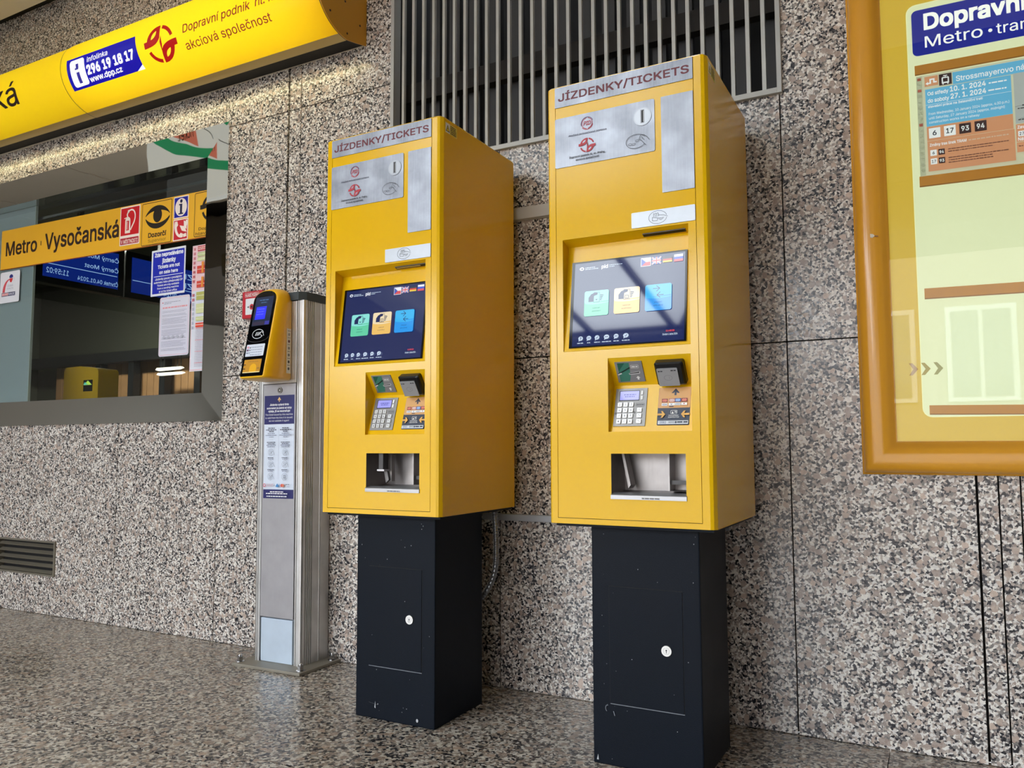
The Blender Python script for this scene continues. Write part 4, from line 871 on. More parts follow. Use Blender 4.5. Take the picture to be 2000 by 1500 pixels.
# things stuck on the glass; their upper edges fall 12 mm per metre, as in the photograph
K = -.0125
wf = lambda u, v, h: (u, .0575-h, v+K*(u+2.3))
SGY = M('#eeb42c', .35); BRN = M('#2a100c', .5); WR = M('#f6e9e0', .4); RD = M('#cf0f1e', .4); BLU = M('#0c17a0', .35)
T = thing('station_name_sign', 'yellow Metro Vysočanská sign board with pictograms across the booth window', 'sign', (-2.25, .055, 2.037))
mb = MB(); slab(mb, wf, [(-3.237, 2.0385), (-1.20, 2.0385), (-1.20, 2.2905), (-3.237, 2.2905)], .002, SGY); pr = PR(mb, wf, .0022); pr.rect(-3.237, -1.20, 2.0385, 2.0425, M('#8a2a0e', .5)); pr.text('Metro', -3.183, -2.862, 2.125, 2.210, BRN, .02); pr.rect(-2.824, -2.816, 2.155, 2.182, BRN); pr.text('Vysočanská', -2.777, -2.093, 2.098, 2.222, BRN, .02)
mb.build('sign_board', T, fix=False)
mb = MB(); wg = lambda u, v, h: wf(u, v, h+.0021)
slab(mb, wg, rr_pts(-2.081, -1.912, 2.066, 2.286, .003), .0006, WR); pr = PR(mb, wg, .0008); pr.rect(-2.074, -1.919, 2.123, 2.279, RD); pr.rect(-2.074, -1.919, 2.072, 2.108, M('#b3122c', .4)); pr.text('V MÍSTNOSTI', -2.068, -1.926, 2.077, 2.104, WR, .02)
pr.poly([(-2.036, 2.134), (-2.036, 2.205)]+[(-2.014+.022*math.cos(PI-PI*i/8), 2.205+.022*math.sin(PI-PI*i/8)) for i in range(9)]+[(-1.992, 2.134)], WR); pr.rect(-2.026, -2.003, 2.150, 2.205, RD); pr.rect(-2.021, -2.016, 2.155, 2.200, WR)
pr.line([(-2.016, 2.228), (-2.020, 2.240), (-2.012, 2.256)]+bez((-2.012, 2.256), (-1.965, 2.285), (-1.935, 2.235), (-1.962, 2.190), 12)+[(-1.990, 2.150)], .009, WR); pr.line([(-2.045, 2.220), (-2.010, 2.226)], .005, WR)
mb.build('extinguisher_pictogram', T, fix=False)
mb = MB(); slab(mb, wg, rr_pts(-1.896, -1.652, 2.044, 2.283, .010), .0006, SGY); pr = PR(mb, wg, .0008); pr.frame(-1.8955, -1.6525, 2.0445, 2.2825, .010, .0035, BRN); INKB = M('#160c0a', .4)
pr.poly(bez((-1.864, 2.212), (-1.820, 2.275), (-1.715, 2.280), (-1.668, 2.208), 14)+bez((-1.668, 2.203), (-1.700, 2.240), (-1.820, 2.245), (-1.864, 2.205), 14), INKB); pr.ell(-1.767, 2.206, .036, .041, INKB, 24)
pr.poly(bez((-1.864, 2.188), (-1.830, 2.115), (-1.715, 2.112), (-1.668, 2.184), 14)+bez((-1.668, 2.196), (-1.715, 2.150), (-1.820, 2.150), (-1.864, 2.196), 14), INKB)
pr.text('Dozorčí', -1.837, -1.693, 2.087, 2.113, BRN, .03); pr.text('Supervisor', -1.838, -1.693, 2.055, 2.077, M('#8a6a1c', .5))
mb.build('supervisor_pictogram', T, fix=False)
mb = MB(); slab(mb, wg, rr_pts(-1.639, -1.523, 2.165, 2.285, .004), .0006, WR); pr = PR(mb, wg, .0008); pr.rect(-1.633, -1.529, 2.171, 2.279, BLU); pr.ell(-1.581, 2.225, .046, .049, WR, 28); pr.ell(-1.580, 2.258, .010, .010, M('#141a50', .4), 14); pr.poly([(-1.597, 2.243), (-1.572, 2.243), (-1.572, 2.193), (-1.563, 2.193), (-1.563, 2.186), (-1.600, 2.186), (-1.600, 2.193), (-1.589, 2.193), (-1.589, 2.236), (-1.597, 2.236)], M('#141a50', .4)); mb.build('information_pictogram', T, fix=False)
mb = MB(); slab(mb, wg, rr_pts(-1.639, -1.523, 2.044, 2.161, .004), .0006, WR); pr = PR(mb, wg, .0008); pr.rect(-1.633, -1.529, 2.050, 2.155, M('#cc1e30', .4))
pr.poly(bez((-1.626, 2.150), (-1.640, 2.090), (-1.600, 2.050), (-1.562, 2.060), 10)+[(-1.560, 2.078), (-1.578, 2.085), (-1.590, 2.076)]+bez((-1.590, 2.076), (-1.606, 2.090), (-1.610, 2.108), (-1.609, 2.120), 6)+[(-1.600, 2.128), (-1.606, 2.150)], WR)
for k, (a, b) in enumerate((((-1.588, 2.126), (-1.532, 2.085)), ((-1.556, 2.150), (-1.533, 2.100)), ((-1.540, 2.153), (-1.531, 2.118)), ((-1.560, 2.075), (-1.532, 2.062)))):
    c = ((a[0]+b[0])/2, (a[1]+b[1])/2); pr.poly([a, (c[0]+.010, c[1]+.012), b, (c[0]-.010, c[1]-.010)], WR)
mb.build('telephone_pictogram', T, fix=False)
mb = MB(); slab(mb, wg, rr_pts(-1.477, -1.225, 2.047, 2.285, .008), .0006, SGY); pr = PR(mb, wg, .0008); pr.frame(-1.4765, -1.2255, 2.0475, 2.2845, .010, .0035, BRN); dpp_logo(pr, -1.353, 2.193, .068, .070, INKB, SGY); pr.text('Doprava', -1.440, -1.305, 2.076, 2.096, BRN); pr.text('hlavního', -1.462, -1.305, 2.056, 2.072, BRN); mb.build('operator_pictogram', T, fix=False)

K2 = lambda u, v, h: (u, .0575-h, v)
mb = MB(); slab(mb, K2, rr_pts(-1.805, -1.537, 1.751, 2.003, .003), .0012, M('#e8ecf4', .4)); pr = PR(mb, K2, .0014); pr.rrect(-1.793, -1.546, 1.763, 1.992, .005, M('#1225b4', .4)); LWW = M('#eef2ff', .4)
for t_, a, b, c, d, bo in (('Zde neprodáváme', -1.778, -1.556, 1.9600, 1.9860, .045), ('jízdenky', -1.718, -1.613, 1.9230, 1.9530, .045), ('Tickets are not', -1.752, -1.580, 1.8990, 1.9180, .03), ('on sale here', -1.738, -1.593, 1.8690, 1.8870, .03), ('Jízdenky pouze v prodejním', -1.770, -1.562, 1.8330, 1.8480, .02), ('automatu nebo předprodeji DP', -1.779, -1.553, 1.8160, 1.8300, .02), ('Tickets are only available', -1.752, -1.579, 1.7990, 1.8120, .02), ('from a vending machine', -1.751, -1.582, 1.7830, 1.7950, .02), ('or at the ticket office', -1.735, -1.594, 1.7670, 1.7785, .02)): pr.text(t_, a, b, c, d, LWW, bo)
pr.rect(-1.780, -1.551, 1.855, 1.858, LWW)
tag(mb.build('ticket_notice', fix=False), 'blue Tickets are not on sale here notice in the booth window', 'notice')
mb = MB(); slab(mb, K2, rr_pts(-1.727, -1.494, 1.419, 1.738, .014), .0012, M('#dcdcec', .45)); pr = PR(mb, K2, .0014); pr.frame(-1.721, -1.500, 1.425, 1.732, .010, .0018, M('#e4a8b0', .5)); GP = M('#a7a9bc', .5); PK = M('#e8a0a8', .5)
pr.ell(-1.703, 1.708, .004, .004, M('#d05a60', .5), 10); pr.words(-1.692, -1.56, 1.7075, .004, GP, 1, .95); pr.words(-1.692, -1.60, 1.700, .004, GP, 2, .6); pr.words(-1.703, -1.512, 1.676, .008, PK, 3, 1)
for k in range(33):
    z = 1.660-.0068*k
    if k % 9 in (2, 5): continue
    pr.words(-1.704, -1.514, z, .0022, GP, 100+k, (1, .9, .55, .95, 1, .4, 1, .8, 1)[k % 9])
for k in range(5): pr.poly([(-1.695+.035*k, 1.520), (-1.684+.035*k, 1.530), (-1.673+.035*k, 1.520), (-1.684+.035*k, 1.510)], M('#c0c2d2', .5))
tag(mb.build('paper_notice', fix=False), 'white text notice with rounded corners below the blue notice in the booth window', 'notice')
mb = MB(); slab(mb, K2, [(-1.483, 1.329), (-1.235, 1.329), (-1.235, 1.992), (-1.483, 1.992)], .0012, M('#e2e2ec', .45)); pr = PR(mb, K2, .0014); PB = M('#c24a5c', .45); pr.rect(-1.481, -1.2355, 1.334, 1.990, M('#e9b8c0', .45)); pr.rect(-1.4775, -1.2365, 1.338, 1.987, M('#dfe2ee', .45)); pr.rect(-1.4775, -1.2365, 1.75, 1.987, M('#eeccd2', .45))
for k in range(18):
    z = 1.972-.0245*k
    if k in (8, 9): continue
    m_ = PB if k < 12 else M('#b8bcd0', .5); pr.frame(-1.473, -1.457, z-.007, z+.008, .001, .0022, m_); pr.rect(-1.469, -1.461, z-.003, z+.004, m_)
pr.rect(-1.440, -1.237, 1.958, 1.985, M('#cc5a62', .45)); pr.words(-1.436, -1.245, 1.975, .004, WR, 1); pr.words(-1.436, -1.245, 1.966, .004, WR, 2)
for a, b, c_ in ((1.930, 1.952, '#c3cc94'), (1.905, 1.926, '#d3d8a4'), (1.840, 1.880, '#d4433a'), (1.765, 1.800, '#d6493c'), (1.700, 1.742, '#b9b866'), (1.630, 1.680, '#d7dca8'), (1.590, 1.612, '#cfd79c'), (1.556, 1.580, '#e0503c')): pr.rect(-1.440, -1.237, a, b, M(c_, .45)); pr.words(-1.437, -1.245, (a+b)/2, .003, M('#f0f0e0', .5), int(a*1000), .8)
for a, b in ((1.840, 1.900), (1.765, 1.820)): pr.rect(-1.405, -1.390, a, b, M('#e8903a', .45))
for k in range(24): pr.words(-1.438, -1.245, 1.548-.0085*k, .003, M('#b8b4c4' if k % 7 else '#d0586a', .5), 300+k, .9)
tag(mb.build('fare_poster', fix=False), 'narrow fare poster with red and green blocks at the right edge of the booth window', 'poster')
mb = MB(); slab(mb, K2, rr_pts(-3.232, -3.026, 1.838, 2.034, .012), .001, M('#e6e8f2', .4)); pr = PR(mb, K2, .0012); pr.poly(bez((-3.205, 1.905), (-3.200, 1.965), (-3.165, 1.985), (-3.125, 1.990), 8)+bez((-3.130, 1.984), (-3.155, 1.975), (-3.175, 1.955), (-3.178, 1.905), 8), M('#d8505c', .45)); pr.poly(bez((-3.135, 1.990), (-3.130, 1.955), (-3.105, 1.955), (-3.098, 1.990), 8), M('#d8383c', .45)); pr.ell(-3.116, 1.998, .020, .017, M('#2b3588', .45), 18, 0, PI); pr.ell(-3.116, 1.998, .020, .006, M('#2b3588', .45), 18, PI, 2*PI)
for k in range(3): pr.ell(-3.086+.003*(k == 1), 1.973+.010*k, .0022, .0022, M('#e07a80', .5), 8)
pr.text('ČESKÁ', -3.152, -3.092, 1.938, 1.954, GP); pr.text('KVALITA', -3.155, -3.088, 1.921, 1.932, GP)
pr.rect(-3.210, -3.066, 1.880, 1.903, M('#232a5c', .45)); pr.rect(-3.206, -3.138, 1.8835, 1.8995, M('#f0d0d4', .45)); pr.text('CZECH', -3.202, -3.144, 1.885, 1.898, M('#d8485a', .5), .02); pr.text('MADE', -3.132, -3.072, 1.885, 1.898, M('#dfe2f2', .5), .02)
tag(mb.build('quality_sticker', fix=False), 'white quality sticker with red and blue emblem at the left of the booth window', 'sticker')

# inside the booth, with the hall reflections in its glass rebuilt as solid objects
mb = MB(); BW = M('#484b40', .75, 0, .3)
bx0, bx1, by0, by1, bz1 = -8.2, -1.05, .100, 3.30, 3.0
struct((mb.box(bx0, bx1, by1, by1+.08, 0, bz1, BW), mb.build('wall_booth_back', origin=(0, 0, 0)))[1])
for nm, b in (('wall_booth_left', (bx0-.08, bx0, by0, by1, 0, bz1)), ('wall_booth_right', (bx1, bx1+.08, by0, by1, 0, bz1)), ('ceiling_booth', (bx0, bx1, by0, by1, bz1, bz1+.06)), ('floor_booth', (bx0, bx1, by0+.001, by1, -.06, 0))): mb = MB(); mb.box(*b, BW); struct(mb.build(nm, origin=(0, 0, 0)))
WD = M('#a9825a', .5, 0, .5, 0, .22, 9); mb = MB()
x = -7.6
while x < -1.3: mb.box(x, x+.105, 3.17, 3.20, 1.0, 1.93, WD); x += .112
tag(mb.build('wood_panelling'), 'strip of wooden boards reflected in the booth glass, built as panelling behind it', 'panelling')  # boards of the hall's mirror image, modelled behind the glass
for k, xx in enumerate((-6.6, -6.02, -5.50, -4.95, -4.35)):
    mb = MB(); mb.box(xx-.045, xx+.045, 3.03, 3.12, 0, 1.90, M('#171a1c', .4), .004)
    struct(mb.build('trim_%d' % (k+1)))
mb = MB(); mb.box(-8.0, -1.2, 3.0, 3.125, 1.90, 2.02, M('#15181a', .5)); mb.box(-8.0, -1.2, 3.0, 3.125, 1.36, 1.50, M('#191c1c', .5)); struct(mb.build('trim_6'))
mb = MB(); mb.box(-5.9, -1.35, .13, .75, 1.08, 1.13, M('#2e2a24', .5), .004)
for xx in (-5.8, -3.6, -1.45): mb.box(xx-.03, xx+.03, .16, .72, 0, 1.08, M('#2e2a24', .5))
tag(mb.build('booth_counter'), 'dark counter inside the booth under the yellow ticket device', 'counter')
for i, (x0, x1, z0, z1, lb) in enumerate(((-5.44, -5.02, 1.752, 1.785, 'upper of two reflected ceiling lamps, built as a lit shape deep in the booth'), (-5.42, -5.00, 1.700, 1.730, 'lower of two reflected ceiling lamps, built as a lit shape deep in the booth'))):  # mirror images of hall lamps, modelled as glowing shapes
    T = thing('strip_lamp', lb, 'lamp', ((x0+x1)/2, 2.915, z0), 'reflected lamps built in the booth')
    mb = MB(); mb.prism([(x0, z0+.012), (x0+.04, z0), (x1-.06, z0+.004), (x1, z0+.018), (x1-.03, z1), (x0+.02, z1)], 2.90, 2.93, 'y', EM('#fff2d8', 1.3)); mb.build('tube', T)
    for xx in (x0+.07, x1-.09): mb = MB(); mb.cyl((xx, 2.915 if i == 0 else 2.94, z1-.004), .004, bz1-z1+.003, 'z', M('#15181a', .5), 8); mb.build('hanger', T)
T = thing('ticket_device', 'yellow ticket device with small dark display, a reflection built behind the booth glass', 'ticket device', (-2.85, .42, 1.13))  # mirror image of a hall validator, modelled as a solid case
pts = []
for a in range(7): t = PI/2*a/6; pts.append((-2.705+.028*math.cos(t)-.0, 1.418+.028*math.sin(t)))
pts = [(-3.020, 1.132), (-2.672, 1.132), (-2.672, 1.40)]+[(-2.672-.03+.03*math.cos(PI/2*a/6), 1.405+.03*math.sin(PI/2*a/6)) for a in range(7)]+[(-2.85, 1.452)]+[(-3.020+.035-.035*math.sin(PI/2*a/6), 1.415+.035*math.cos(PI/2*a/6)) for a in range(7)]
mb = MB(); mb.prism(pts, .36, .50, 'y', YELH); mb.build('device_case', T)
f2 = lambda u, v, h: (u, .36-h, v); mb = MB(); slab(mb, f2, rr_pts(-2.815, -2.725, 1.290, 1.362, .003), .002, BLACKG); pr = PR(mb, f2, .0022); pr.poly([(-2.812, 1.330), (-2.730, 1.330), (-2.770, 1.358)], EM('#9fc24a', .9)); pr.poly([(-2.812, 1.332), (-2.770, 1.332), (-2.80, 1.35)], EM('#4fb0a0', .8)); mb.build('display', T, fix=False)
def monitor(y0, y1, z0, z1, lb, rows_):
    T = thing('departure_monitor', lb, 'monitor', (-4.56, (y0+y1)/2, z0), 'reflected departure monitors built in the booth')  # mirror image of a hall screen, hence the reversed lettering
    mb = MB(); mb.box(-4.60, -4.50, y0, y1, z0, z1, M('#23302f', .4), .006); mb.build('monitor_case', T)
    fm = lambda u, v, h: (-4.50+h, u, v); mb = MB(); slab(mb, fm, [(y0+.06, z0+.055), (y1-.06, z0+.055), (y1-.06, z1-.05), (y0+.06, z1-.05)], .002, EM('#0f2a86', .45)); pr = PR(mb, fm, .0025); wm = EM('#9fc2f0', .55)
    for t_, a, b, z, h in rows_: pr.text(t_, y0+a, y0+b, z0+z, z0+z+h, wm, .01, 0, True)
    pr.rect(y0+.07, y1-.07, z0+.165, z0+.171, wm); mb.build('monitor_screen', T, fix=False)
    mb = MB(); mb.box(-4.57, -4.53, (y0+y1)/2-.02, (y0+y1)/2+.02, z1, 2.995, M('#1c2222', .4)); mb.build('hanger', T)
monitor(1.02, 1.82, 2.292, 2.72, 'blue departure monitor, its reflection built in the booth, nearer to the yellow sign text Metro', (('Černý Most', .42, .74, .190, .055), ('Černý Most', .42, .74, .280, .055), ('Čtvrtek 04.01.2024', .36, .74, .075, .045), ('11:59:02', .09, .28, .090, .045)))
monitor(1.835, 2.635, 2.292, 2.72, 'blue departure monitor, its reflection built in the booth, partly behind the blue notice', (('Zličín', .42, .74, .190, .055), ('Zličín', .42, .74, .280, .055), ('04.01.2024', .40, .74, .075, .045)))

# ================================================================== LIT NOTICE CASE
T = thing('notice_case', 'large backlit notice case with rounded orange frame and blue header', 'notice case', (2.45, -.03, .845))
X0, X1, Z0, Z1 = 1.722, 3.30, .845, 2.86
ORF = M('#dd9c2c', .25, 0, .5, .2, 0, 7)
prof = [(0, -.0005), (0, -.012), (.004, -.014), (.006, -.020)]+[(.006+.042-.042*math.cos(PI/2*i/10), -.020-.060*math.sin(PI/2*i/10)) for i in range(1, 11)]+[(.062, -.079), (.076, -.072), (.086, -.060), (.0945, -.047), (.0965, -.044), (.1035, -.040), (.1035, -.028)]
mb = MB(); rows = []
for d, y in prof: rows.append([(X0+d, y, Z0+d), (X1-d, y, Z0+d), (X1-d, y, Z1-d), (X0+d, y, Z1-d)])
for a in range(len(rows)-1):
    for b in range(4): c = (b+1) % 4; mb.face([rows[a][b], rows[a][c], rows[a+1][c], rows[a+1][b]], ORF, True)
mb.build('frame', T, fix=True)
mb = MB(); pr = PR(mb, lambda u, v, h: (u, -.0800-h, v), .0002); pr.poly([(1.774, 1.600), (1.783, 1.598), (1.787, 1.592), (1.780, 1.586), (1.774, 1.589)], M('#d8cdb8', .6)); pr.poly([(1.787, 1.594), (1.797, 1.592), (1.797, 1.588), (1.786, 1.589)], M('#8a5a28', .6)); mb.build('paint_chip', T, fix=False)
mb = MB(); bf = lambda u, v, h: (u, -.026-h, v-.018*(u-1.92)); b0 = lambda u, v, h: (u, -.026-h, v)
YB_ = LIT('#cfae30', .62, .3); PALE = LIT('#e0e8bc', .62, .3)
slab(mb, b0, [(X0+.08, Z0+.08), (X1-.08, Z0+.08), (X1-.08, Z1-.08), (X0+.08, Z1-.08)], .0004, YB_); pr = PR(mb, b0, .0006)
pr.rrect(1.899, 3.12, 1.021, 2.336, .028, LIT('#eef2b8', .6, .3)); pr.rrect(1.9015, 3.1175, 1.0235, 2.3335, .026, PALE)
for k in range(3): pr.poly([(1.866+.034*k, 1.190), (1.876+.034*k, 1.190), (1.892+.034*k, 1.171), (1.876+.034*k, 1.152), (1.866+.034*k, 1.152), (1.878+.034*k, 1.171)], LIT(('#b8862a', '#b9a850', '#a8a860')[k], .35))
mb.build('backlit_panel', T, fix=False)
mb = MB(); pr = PR(mb, bf, .0016); HB_ = LIT('#031a9a', .5, .2); HW = LIT('#f2f6ee', .75)
pr.rrect(1.9145, 3.10, 2.166, 2.316, .016, HB_); pr.text('Dopravní', 1.951, 2.224, 2.2350, 2.3000, HW, .035); pr.text('Metro', 1.950, 2.107, 2.1885, 2.2250, HW, .004); pr.ell(2.1275, 2.2035, .0055, .0055, HW, 14); pr.text('tram', 2.143, 2.240, 2.1880, 2.2190, HW, .004)
mb.build('header_panel', T, fix=False)
HOLD = M('#d08c22', .35, 0, .5, 0, .08, 12)
for z0, z1 in ((2.1030, 2.1345), (1.7420, 1.7755), (1.3870, 1.4205), (1.0290, 1.0580)):
    mb = MB(); slab(mb, bf, [(1.918, z0), (3.10, z0), (3.10, z1), (1.918, z1)], .004, HOLD); PR(mb, bf, .0043).rect(1.918, 3.10, z0, z0+.003, M('#9a6418', .4)); mb.build('holder_strip', T, fix=False)
mb = MB(); mb.box(X0+.085, X1-.085, -.0415, -.0385, Z0+.085, Z1-.085, glass('case_glass', (.97, .98, .96, 1), .015)); mb.build('front_glass', T)
# service notice held in the case
mb = MB(); bp = lambda u, v, h: bf(u, v, h+.0012); slab(mb, bp, [(1.921, 1.776), (2.86, 1.776), (2.86, 2.0995), (1.921, 2.0995)], .0006, LIT('#dfe0bf', .42)); pr = PR(mb, bp, .0008)
SAL = LIT('#d89a70', .5); SKY = LIT('#66b8e0', .52); BRO = M('#3c1418', .5); PT = LIT('#eef4f4', .55); DKT = M('#7a4a3a', .5); PG = M('#b0b49a', .5)
pr.rect(1.921, 1.937, 1.778, 2.098, LIT('#c9d0ae', .38))
for k in range(17): (pr.rect(1.924, 1.9345, 2.084-.0185*k, 2.093-.0185*k, M('#c4604a', .5)) if k in (0, 2, 8) else pr.frame(1.925, 1.9335, 2.085-.0185*k, 2.092-.0185*k, .001, .001, PG))
pr.rect(1.9440, 1.9815, 2.0610, 2.0925, SAL); pr.rect(1.9840, 2.0190, 2.0565, 2.0925, BRO)
pr.line([(1.950, 2.070), (1.960, 2.070), (1.960, 2.082), (1.970, 2.082), (1.970, 2.072), (1.978, 2.072)], .0042, PT); pr.poly([(1.9465, 2.070), (1.9535, 2.0755), (1.9535, 2.0645)], PT)
pr.frame(1.9915, 2.0115, 2.0620, 2.0820, .003, .0035, PT); pr.rect(1.9915, 2.0115, 2.0620, 2.0665, PT); pr.rect(1.9960, 2.0070, 2.0850, 2.0875, PT); pr.rect(2.0005, 2.0025, 2.0815, 2.0860, PT)
for u in (1.9950, 2.0080): pr.ell(u, 2.0600, .002, .002, PT, 8)
pr.rect(2.0215, 2.86, 2.0530, 2.0915, SKY); pr.text('Strossmayerovo nám', 2.0305, 2.2260, 2.0570, 2.0785, PT, .012)
pr.rect(1.9445, 2.1735, 1.9310, 2.0510, SKY); pr.rect(1.9445, 2.1735, 2.0000, 2.0008, PT)
pr.text('Od středy', 1.951, 2.008, 2.0275, 2.0420, PT, .02); pr.text('10. 1. 2024', 2.013, 2.108, 2.0315, 2.0470, PT, .025); pr.words(2.116, 2.165, 2.0350, .004, PT, 1)
pr.text('do soboty', 1.951, 2.009, 2.0035, 2.0190, PT, .02); pr.text('27. 1. 2024', 2.014, 2.108, 2.0080, 2.0235, PT, .025); pr.words(2.114, 2.165, 2.0120, .004, PT, 2)
pr.text('stavební práce na železniční trati', 1.951, 2.098, 1.9880, 1.9975, PT, .02)
pr.text('From Wednesday, 10 January 2024 (approx. 4:30 p.m.)', 1.952, 2.166, 1.9640, 1.9745, PT, .004); pr.text('until Saturday, 27 January 2024 (approx. midnight)', 1.952, 2.154, 1.9500, 1.9605, PT, .004); pr.text('construction works on a railway', 1.952, 2.088, 1.9370, 1.9465, PT, .004)
pr.rect(1.9445, 2.1735, 1.8840, 1.9295, SAL)
for u, t_, dk in ((1.9500, '6', 0), (1.9915, '17', 0), (2.0325, '93', 1), (2.0735, '94', 1)): pr.rrect(u, u+.0315, 1.8915, 1.9235, .001, BRO if dk else PT); pr.text(t_, u+(.0105 if len(t_) < 2 else .006), u+(.0205 if len(t_) < 2 else .0255), 1.9000, 1.9150, PT if dk else M('#1c2438', .5), .02)
pr.rect(1.9445, 2.1755, 1.7860, 1.8825, SAL); pr.text('Změny tras linek TRAM', 1.951, 2.050, 1.8625, 1.8740, PT, .02); pr.words(2.056, 2.160, 1.8665, .004, LIT('#e8c8a8', .35), 3)
for z, a, b in ((1.8345, '6', '94'), (1.8070, '17', '93')):
    for u, t_, dk in ((1.9515, a, 0), (1.9735, b, 1)): pr.rect(u, u+.0175, z, z+.0185, BRO if dk else PT); pr.text(t_, u+(.006 if len(t_) < 2 else .003), u+(.0115 if len(t_) < 2 else .0145), z+.0045, z+.0135, PT if dk else M('#1c2438', .5), .02)
    for q in range(3 if z < 1.82 else 2): pr.words(2.000, 2.168, z+.013-.0075*q, .003, DKT, int(z*999)+q, .95 if q == 0 else .7)
pr.rect(2.1790, 2.86, 1.8960, 2.0510, LIT('#c4ccc8', .38))
for pl in ([(2.18, 1.948), (2.21, 1.952), (2.24, 1.945), (2.32, 1.96), (2.5, 1.95)], [(2.19, 1.91), (2.22, 1.915), (2.3, 1.905), (2.5, 1.92)], [(2.215, 2.045), (2.21, 1.99), (2.225, 1.90)]): pr.line(pl, .001, M('#55585a', .5))
pr.ell(2.200, 1.9500, .0025, .0025, INK, 8); pr.words(2.186, 2.24, 1.940, .003, INK, 8); pr.words(2.186, 2.24, 1.9055, .003, INK, 9)
pr.rect(2.1790, 2.86, 1.8400, 1.8935, SAL); pr.text('Zav', 2.183, 2.200, 1.8800, 1.8890, PT, .02); pr.rect(2.184, 2.208, 1.856, 1.872, PT); pr.text('27', 2.187, 2.1985, 1.8595, 1.8685, M('#1c2438', .5), .02); pr.text('Náh', 2.183, 2.202, 1.8430, 1.8530, PT, .02); pr.rect(2.1790, 2.86, 1.8080, 1.8380, SAL); pr.words(2.184, 2.3, 1.825, .003, DKT, 4)
tag(mb.build('service_notice', fix=False), 'orange and blue tram diversion notice held inside the lit notice case', 'poster')

# ================================================================== WALL GRILLE AND VENT
T = thing('ventilation_grille', 'tall grille of vertical steel bars in the granite above the ticket machines', 'grille', (.68, 0, 2.146))
gx0, gx1, gz0, gz1 = GRI; GB = M('#b0b0ac', .45, .2, .5, 0, .2, 8); mb = MB()
for a, b, c, d in ((gx0, gx0+.018, gz0, gz1), (gx1-.016, gx1, gz0, gz1), (gx0+.018, gx1-.016, gz0, gz0+.019)): mb.box(a, b, -.018, .032, c, d, GB, .001)
mb.build('frame', T)
for k in range(30):
    xx = -.085+.05307*k; mb = MB(); mb.prism([(xx-.0075, -.010), (xx+.0065, -.012), (xx+.0070, .002), (xx-.0065, .002)], gz0+.018, gz1, 'z', GB); mb.build('bar', T)
mb = MB(); DK = M('#252425', .6, 0, .4, 0, .2, 5)
for q in (((gx0, .30, gz0), (gx1, .30, gz0), (gx1, .30, gz1), (gx0, .30, gz1)), ((gx0, .031, gz0), (gx0, .30, gz0), (gx0, .30, gz1), (gx0, .031, gz1)), ((gx1, .031, gz0), (gx1, .30, gz0), (gx1, .30, gz1), (gx1, .031, gz1)), ((gx0, .031, gz0), (gx1, .031, gz0), (gx1, .30, gz0), (gx0, .30, gz0))): mb.face(q, DK)
mb.build('duct', T, fix=False)
mb = MB(); mb.box(gx0+.002, gx1-.002, .10, .145, 2.50, 2.585, M('#17110c', .7)); mb.build('cross_beam', T)
for k in range(15):
    xx = -.06+.106*k; mb = MB(); mb.box(xx, xx+.055, .16, .19, gz0+.02, gz1, M('#39393b', .55, 0, .5, 0, .2, 7)); mb.build('rear_slat', T)
T = thing('louvre_vent', 'small dark louvre vent low in the granite under the booth window', 'vent', (-2.74, 0, .214))
vx0, vx1, vz0, vz1 = VEN; mb = MB(); GV = M('#7d776a', .4, .3, .5, 0, .15, 8)
for a, b, c, d in ((vx0, vx0+.012, vz0, vz1), (vx1-.012, vx1, vz0, vz1), (vx0+.012, vx1-.012, vz0, vz0+.010), (vx0+.012, vx1-.012, vz1-.010, vz1)): mb.box(a, b, -.008, .03, c, d, GV)
mb.build('frame', T)
for k in range(5):
    z = vz0+.016+.0362*k; mb = MB(); mb.prism([(-.005, z), (-.002, z-.004), (.020, z+.010), (.018, z+.013)], vx0+.012, vx1-.012, 'x', GV); mb.build('slat', T)
mb = MB(); mb.box(vx0, vx1, .0305, .032, vz0, vz1, DARK); mb.build('backing', T)

# ================================================================== BEYOND THE HALL (lights the place and shows in the reflections)
mb = MB(); mb.box(-9, -2.4, -7.44, -3.4, 3.0, ZC-.001, M('#6c6965', .6)); struct(mb.build('trim_bulkhead', origin=(0, 0, 0)))
mb = MB(); mb.box(-2.31, 6.49, -7.59, -6.15, 3.12, ZC-.001, M('#2a2a2c', .6)); struct(mb.build('trim_fascia', origin=(0, 0, 0)))  # unseen beam, hung low to keep sky light off the upper wall
mb = MB(); mb.box(-40, 40, -40, -13.001, -.12, -.005, M('#827c74', .8)); struct(mb.build('floor_street', origin=(0, 0, 0)))
mb = MB(); mb.box(-1.0, 30, -27, -24, -.005, 9.0, M('#6b615c', .8)); mb.box(-34, -1.0, -27, -24, -.005, 3.2, M('#6b615c', .8)); struct(mb.build('wall_across_street', origin=(0, 0, 0)))
for i in range(5):
    xx = .5+2.6*i; mb = MB(); mb.box(xx-.9, xx+.9, -23.99, -23.93, 2.2, 5.0, M('#9aa2a8', .4)); mb.box(xx-.75, xx-.06, -23.93, -23.90, 2.35, 4.85, M('#4a5a68', .1)); mb.box(xx+.06, xx+.75, -23.93, -23.90, 2.35, 4.85, M('#4a5a68', .1)); struct(mb.build('window_%d' % (i+2)))

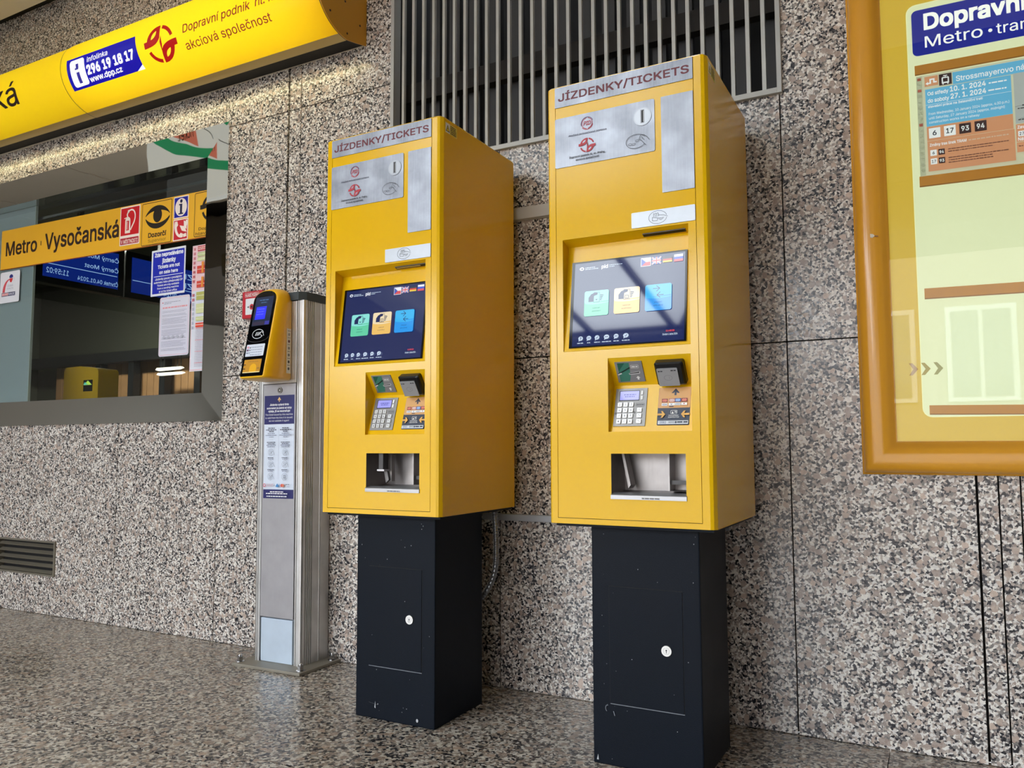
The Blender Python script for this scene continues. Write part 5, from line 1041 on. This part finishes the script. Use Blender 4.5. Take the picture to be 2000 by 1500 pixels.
T = thing('hanging_sign', 'white and green ticket sign hanging from the ceiling, mirrored in the window frame', 'sign', (-3.0, -1.56, 2.95))
mb = MB(); mb.box(-3.74, -2.25, -1.60, -1.526, 2.93, 3.50, LIT('#dfe3de', .5), .01); mb.build('sign_panel', T)
for xx in (-3.5, -2.5): mb = MB(); mb.cyl((xx, -1.565, 3.499), .012, .10, 'z', M('#8a8a88', .4, .5), 10); mb.build('hanger', T)
mb = MB(); hs = lambda u, v, h: (u, -1.526+h, v); pr = PR(mb, hs, .0005, .0003); GRN = LIT('#1f8a5c', .6)
pr.poly(bez((-3.70, 3.46), (-3.74, 3.34), (-3.5, 3.26), (-3.30, 3.20), 10)+bez((-3.05, 3.13), (-2.9, 3.08), (-2.75, 3.12), (-2.60, 3.05), 8)+[(-2.60, 3.14)]+bez((-2.75, 3.22), (-2.9, 3.16), (-3.1, 3.22), (-3.25, 3.27), 8)+bez((-3.30, 3.29), (-3.45, 3.34), (-3.58, 3.38), (-3.55, 3.46), 8), GRN)
pr.poly(bez((-3.02, 3.48), (-2.90, 3.44), (-2.88, 3.36), (-2.80, 3.33), 8)+[(-2.62, 3.30), (-2.62, 3.48)], GRN)
pr.poly([(-3.44, 3.47), (-3.17, 3.46), (-3.155, 3.25), (-3.42, 3.36)], LIT('#c8705c', .6)); pr.text('Ticket', -3.385, -3.18, 3.325, 3.40, M('#3a3a34', .5), .01, 0, True, True)
pr.line(bez((-3.17, 3.45), (-3.12, 3.36), (-3.02, 3.38), (-2.98, 3.28), 10), .006, M('#4a4e4c', .5))
mb.build('sign_face', T, fix=False)

T = thing('led_clock', 'small black clock with red digits hanging from the ceiling, mirrored in the window frame', 'clock', (-2.94, -1.56, 2.27))
mb = MB(); mb.box(-3.08, -2.80, -1.60, -1.5242, 2.27, 2.47, M('#121214', .4), .008); mb.build('clock_case', T)
mb = MB(); mb.cyl((-2.94, -1.565, 2.4695), .009, .455, 'z', M('#3a3a3a', .4, .5), 10); mb.build('hanger', T)
mb = MB(); pr = PR(mb, lambda u, v, h: (u, -1.524+h, v), .0004, .0002); RL = EM('#ff2a50', 1.5); pr.text('1:38', -2.966, -2.856, 2.332, 2.418, RL, .02, 0, True); pr.text('28', -3.013, -2.972, 2.338, 2.385, RL, .02, 0, True); mb.build('digits', T, fix=False)
